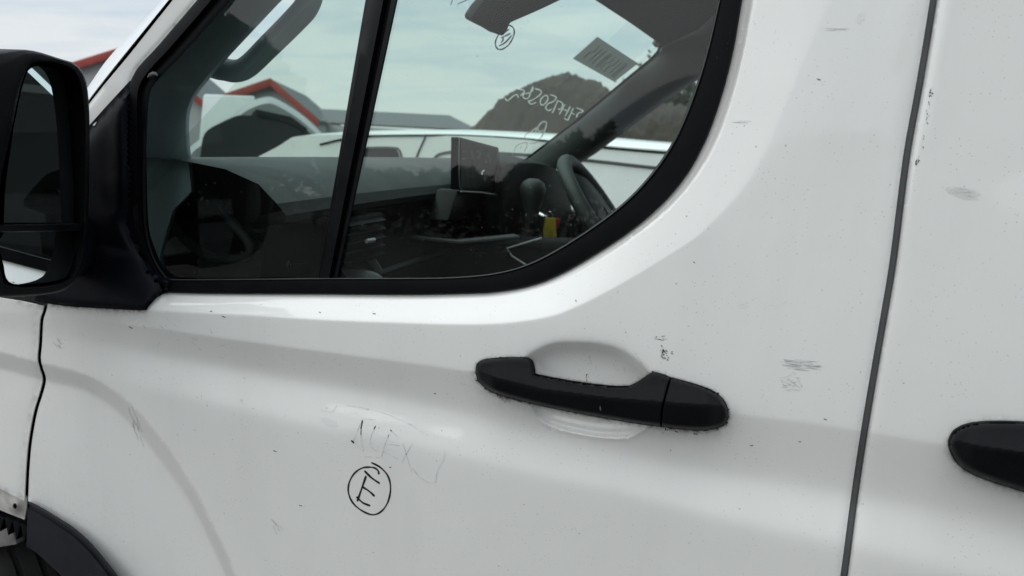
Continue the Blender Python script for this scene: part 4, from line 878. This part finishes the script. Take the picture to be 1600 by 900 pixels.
# added white box for the pale sheet mirrored in the side glass
bt = thing('sheet_stand_in', 'added white box standing in for the pale sheet mirrored in the side glass', 'trailer', tuple(atD(A(350), A(240), 10.)[0]*[1, 1, 0]))
tp = atD(A(318, 398, 404, 300), A(147, 150, 200, 200), 10.); b3 = np.array([tp[0], tp[1], tp[1]*[1, 1, 0]+[0, 0, .5], tp[0]*[1, 1, 0]+[-.1, -.1, .5]])
solid('box_body', b3, fd_*1.6, 'white', bt, .03)
for p_ in (b3[2], b3[3]): c = p_*np.array([1, 1, 0])+fd_*.8; c[2] = .3; tube('wheel', [c-np.array([.1, .07, 0]), c+np.array([.1, .07, 0])], .3, 'tyre', bt, 18)

# ------------------------------------------------------------------ buildings
def gable(name, label, apex, left, right, D, depth):
    a = atD(A(apex[0]), A(apex[1]), D)[0]; l = atD(A(left[0]), A(left[1]), D*1.02)[0]; r = atD(A(right[0]), A(right[1]), D*.98)[0]
    bk = np.array([-depth*.45, depth*.9, 0.]); t = thing(name, label, 'building', ((l+r)/2)*[1, 1, 0]); g0 = lambda p_: p_*np.array([1, 1, 0])
    solid('wall', np.array([g0(l), l, a, r, g0(r)]), bk, 'wall', t, 0)
    for k, (p1, p2) in enumerate(((l, a), (a, r))):
        o = np.array([0, 0, .12]); fwd = -bk/np.linalg.norm(bk)*.35
        d = (p2-p1)/np.linalg.norm(p2-p1)*.3; e_ = p1-d*(k == 0); g_ = p2+d*(k == 1)
        solid('roof_slope', np.array([e_+o+fwd, g_+o+fwd, g_+o+bk, e_+o+bk]), (0, 0, .08), 'roof', t, 0)
        solid('barge_board', np.array([e_+o+fwd*1.3, g_+o+fwd*1.3, g_+fwd*1.3-[0, 0, .26], e_+fwd*1.3-[0, 0, .26]])+[0, 0, .12], -fwd*.25, 'redtrim', t, .01)
    return t
gable('gabled_building', 'grey gabled building with red barge boards seen through the quarter glass', (425, 131), (340, 160), (492, 188), 38., 14.)
gable('gabled_building', 'grey gabled building with red roof edge just right of the wing mirror', (217, 76), (60, 125), (318, 163), 42., 10.)
sh_ = thing('long_shed', 'long low shed with a dark hipped roof behind the small white van', 'building', tuple(atD(A(600), A(200), 46.)[0]*[1, 1, 0]))
r1 = atD(A(380), A(164), 48.)[0]; r2 = atD(A(702), A(180), 48.)[0]; e1_ = atD(A(350), A(183), 44.)[0]; e2_ = atD(A(748), A(203), 44.)[0]; bk = (r1+r2)/2-(e1_+e2_)/2; bk[2] = 0
b1 = e1_+bk*2; b2 = e2_+bk*2
mesh('roof', [e1_, e2_, r2, r1, b1, b2], [(0, 1, 2, 3), (1, 5, 2), (5, 4, 3, 2), (4, 0, 3)], 'roof', sh_, False)
solid('wall', np.array([e1_, e2_, b2, b1])*[1, 1, 0], (0, 0, float(min(e1_[2], e2_[2]))-.05), 'wall', sh_, 0)

# ------------------------------------------------------------------ soil heap
_hp = cat(A((690, 225), (735, 201), (760, 177), (790, 151), (815, 137), (845, 124), (872, 117), (902, 119), (930, 127), (955, 141), (985, 155), (1020, 162), (1060, 166), (1100, 172), (1200, 230)), 8); hx, hy = _hp[:, 0], _hp[:, 1]
from mathutils import noise as mn
V = []; nu, nv_ = 260, 70; D0 = 17.
for j in range(nv_):
    v_ = -1+2*j/(nv_-1)
    for i in range(nu):
        px = 690+510*i/(nu-1); p_ = atD(A(px), A(np.interp(px, hx, hy)), D0)[0]
        zt = p_[2]; d_ = (p_-CAM)*[1, 1, 0]; d_ /= np.linalg.norm(d_); q = p_+d_*(v_*3.2)
        hgt = zt*max(0, 1-abs(v_)**1.5); q[2] = max(hgt+(.02*mn.fractal(Vector(q)*1.7, 1., 2., 4)+.06*mn.noise(Vector(q)*5.3)+.05*mn.noise(Vector(q)*13))*(.3+min(1, hgt)), -.02) if abs(v_) < .99 else -.05
        V.append(q)
hp = mesh('soil_heap', V, [(j*nu+i, j*nu+i+1, (j+1)*nu+i+1, (j+1)*nu+i) for j in range(nv_-1) for i in range(nu-1)], 'soil'); hp['kind'] = 'structure'

# ------------------------------------------------------------------ trees
def tree(label, base, hgt, wid, seed, group=None, nleaf=2600):
    rg = np.random.default_rng(seed); t = thing('broadleaf_tree', label, 'tree', base, group); b = np.array(base, float)
    tk = tube('trunk', [b, b+[.05*hgt*.3, 0, hgt*.25], b+[-.02*hgt, .03*hgt, hgt*.55], b+[0, 0, hgt*.85]], A(.05, .04, .025, .008)*hgt*.8, 'bark', t, 8)
    cl = []
    for k in range(16):
        a = rg.uniform(0, 2*pi); e_ = rg.uniform(.25, .95); r_ = wid*.5*math.sin(e_*pi*.9+.2)*rg.uniform(.3, 1)
        c = b+np.array([cos(a)*r_, sin(a)*r_, hgt*(.25+.7*e_)]); cl.append((c, wid*rg.uniform(.1, .22)))
        tube('limb', [b+[0, 0, hgt*(.2+.4*e_)], (b+c)/2+[0, 0, hgt*.3*e_], c], A(.012, .008, .003)*hgt, 'bark', t, 5)
    V = []; Fc = []
    for i in range(nleaf):
        c, s_ = cl[rg.integers(len(cl))]; p_ = c+rg.normal(0, 1, 3)*s_*[1, 1, .8]; z = hgt*.026*rg.uniform(.6, 1.5)
        a_ = rg.normal(0, 1, 3); a_ /= np.linalg.norm(a_); c_ = np.cross(a_, rg.normal(0, 1, 3)); c_ /= np.linalg.norm(c_)
        k = len(V); V += [p_+a_*z, p_+c_*z*.6, p_-a_*z, p_-c_*z*.6]; Fc.append((k, k+1, k+2, k+3))
    o = mesh('crown', V, Fc, 'leaf', t, False); return t
tb = atD(A(1058), A(200), 30.)[0]; tree('leafy tree showing behind the soil heap through the driver window', (tb[0], tb[1], 0), 4.6, 4.2, 3)
# yard behind the photographer, mirrored in glass and lacquer; shed and van added
V = []; Fc = []
tx_ = A(-70, -40, -30, -24, -20, -15, -12.5, -10.5, -9, -8, -6.2, -4, 0, 8, 14, 24, 40, 70); th_ = A(8, 10, 10.5, 10, 7.5, 2.6, 2.7, 2.9, 2.5, 3.9, 4.5, 4.9, 5.2, 4.6, 5.6, 5, 5.5, 5)  # left end raised to block the sky's reflection over the pillar trim
for i in range(34000):
    x = rng.uniform(-60, 60) if i % 3 else rng.uniform(-26, 4); hh = np.interp(x, tx_, th_)*(1+.10*mn.noise(Vector((x*.9, 3, 0)))+.07*mn.noise(Vector((x*3.1, 7, 0)))); f_ = rng.beta(2.2, 1.1)
    q = np.array([x, -26.5+rng.normal(0, .8)*(1.1-f_), f_*hh+rng.normal(0, .05)]); s1 = (.05+.10*rng.random())*(1+.9*(hh > 6))
    a_ = rng.normal(0, s1, 3); c_ = rng.normal(0, s1, 3); k = len(V); V += [q+a_, q+c_, q-a_, q-c_]; Fc.append((k, k+1, k+2, k+3))
hedge = mesh('tree_row', V, Fc, 'leaf', None, False); hedge['kind'] = 'stuff'

def dark_van(x, y, label, mat, seed):  # unseen van added for its dark reflection in lacquer and glass
    t = thing('reflection_van', label, 'van', (x, y, 0)); pr = cat(A((-1.1, .45), (-1.15, 1.5), (-1.08, 2.0), (-.9, 2.35), (-.5, 2.5), (.5, 2.5), (.9, 2.35), (1.08, 2.0), (1.15, 1.5), (1.1, .45)), 4)
    solid('body', np.array([(x+a, y, z) for a, z in pr]), (0, -4.6, 0), mat, t, .03)
    solid('rear_window', np.array([(x+a, y+.005, z) for a, z in ((-.75, 1.55), (-.68, 2.1), (.68, 2.1), (.75, 1.55))]), (0, .02, 0), 'cglass', t, .005)
    solid('number_plate_recess', np.array([(x+a, y+.005, z) for a, z in ((-.3, .9), (-.3, 1.02), (.3, 1.02), (.3, .9))]), (0, .02, 0), 'jamb', t, .004)
    for a in (-1.0, 1.0):
        solid('tail_light', np.array([(x+a-.06, y+.004, 1.1), (x+a+.06, y+.004, 1.1), (x+a+.06, y+.004, 1.6), (x+a-.06, y+.004, 1.6)]), (0, .03, 0), 'red', t, .008)
        for yy_ in (y-.9, y-3.8): tube('wheel', [(x+a*.8, yy_, .34), (x+a*1.05, yy_, .34)], .34, 'tyre', t, 20)
bd = thing('sky_blocker_shed', 'added unseen dark shed behind the photographer, blocking sky on the right', 'building', (9, -12, 0))  # added shed, hides part of the sky to darken the right-hand panels
solid('wall', np.array([(2.9, -7.6, 0), (15, -7.6, 0), (15, -7.6, 5.2), (2.9, -7.6, 5.2)]), (0, -9, 0), 'shedwall', bd, 0)
solid('roof', np.array([(2.6, -7.2, 5.2), (15.3, -7.2, 5.2), (15.3, -12.1, 6.8), (2.6, -12.1, 6.8)]), (0, 0, .12), 'roof', bd, 0)
solid('roof', np.array([(2.6, -17, 5.2), (15.3, -17, 5.2), (15.3, -12.1, 6.8), (2.6, -12.1, 6.8)]), (0, 0, .12), 'roof', bd, 0)
solid('roller_door', np.array([(5.5, -7.58, 0), (9.5, -7.58, 0), (9.5, -7.58, 4), (5.5, -7.58, 4)]), (0, .05, 0), 'wall', bd, .01)
dark_van(3.5, -4.6, 'added unseen dark grey van behind the photographer, there to be reflected', 'carGrey', 1)
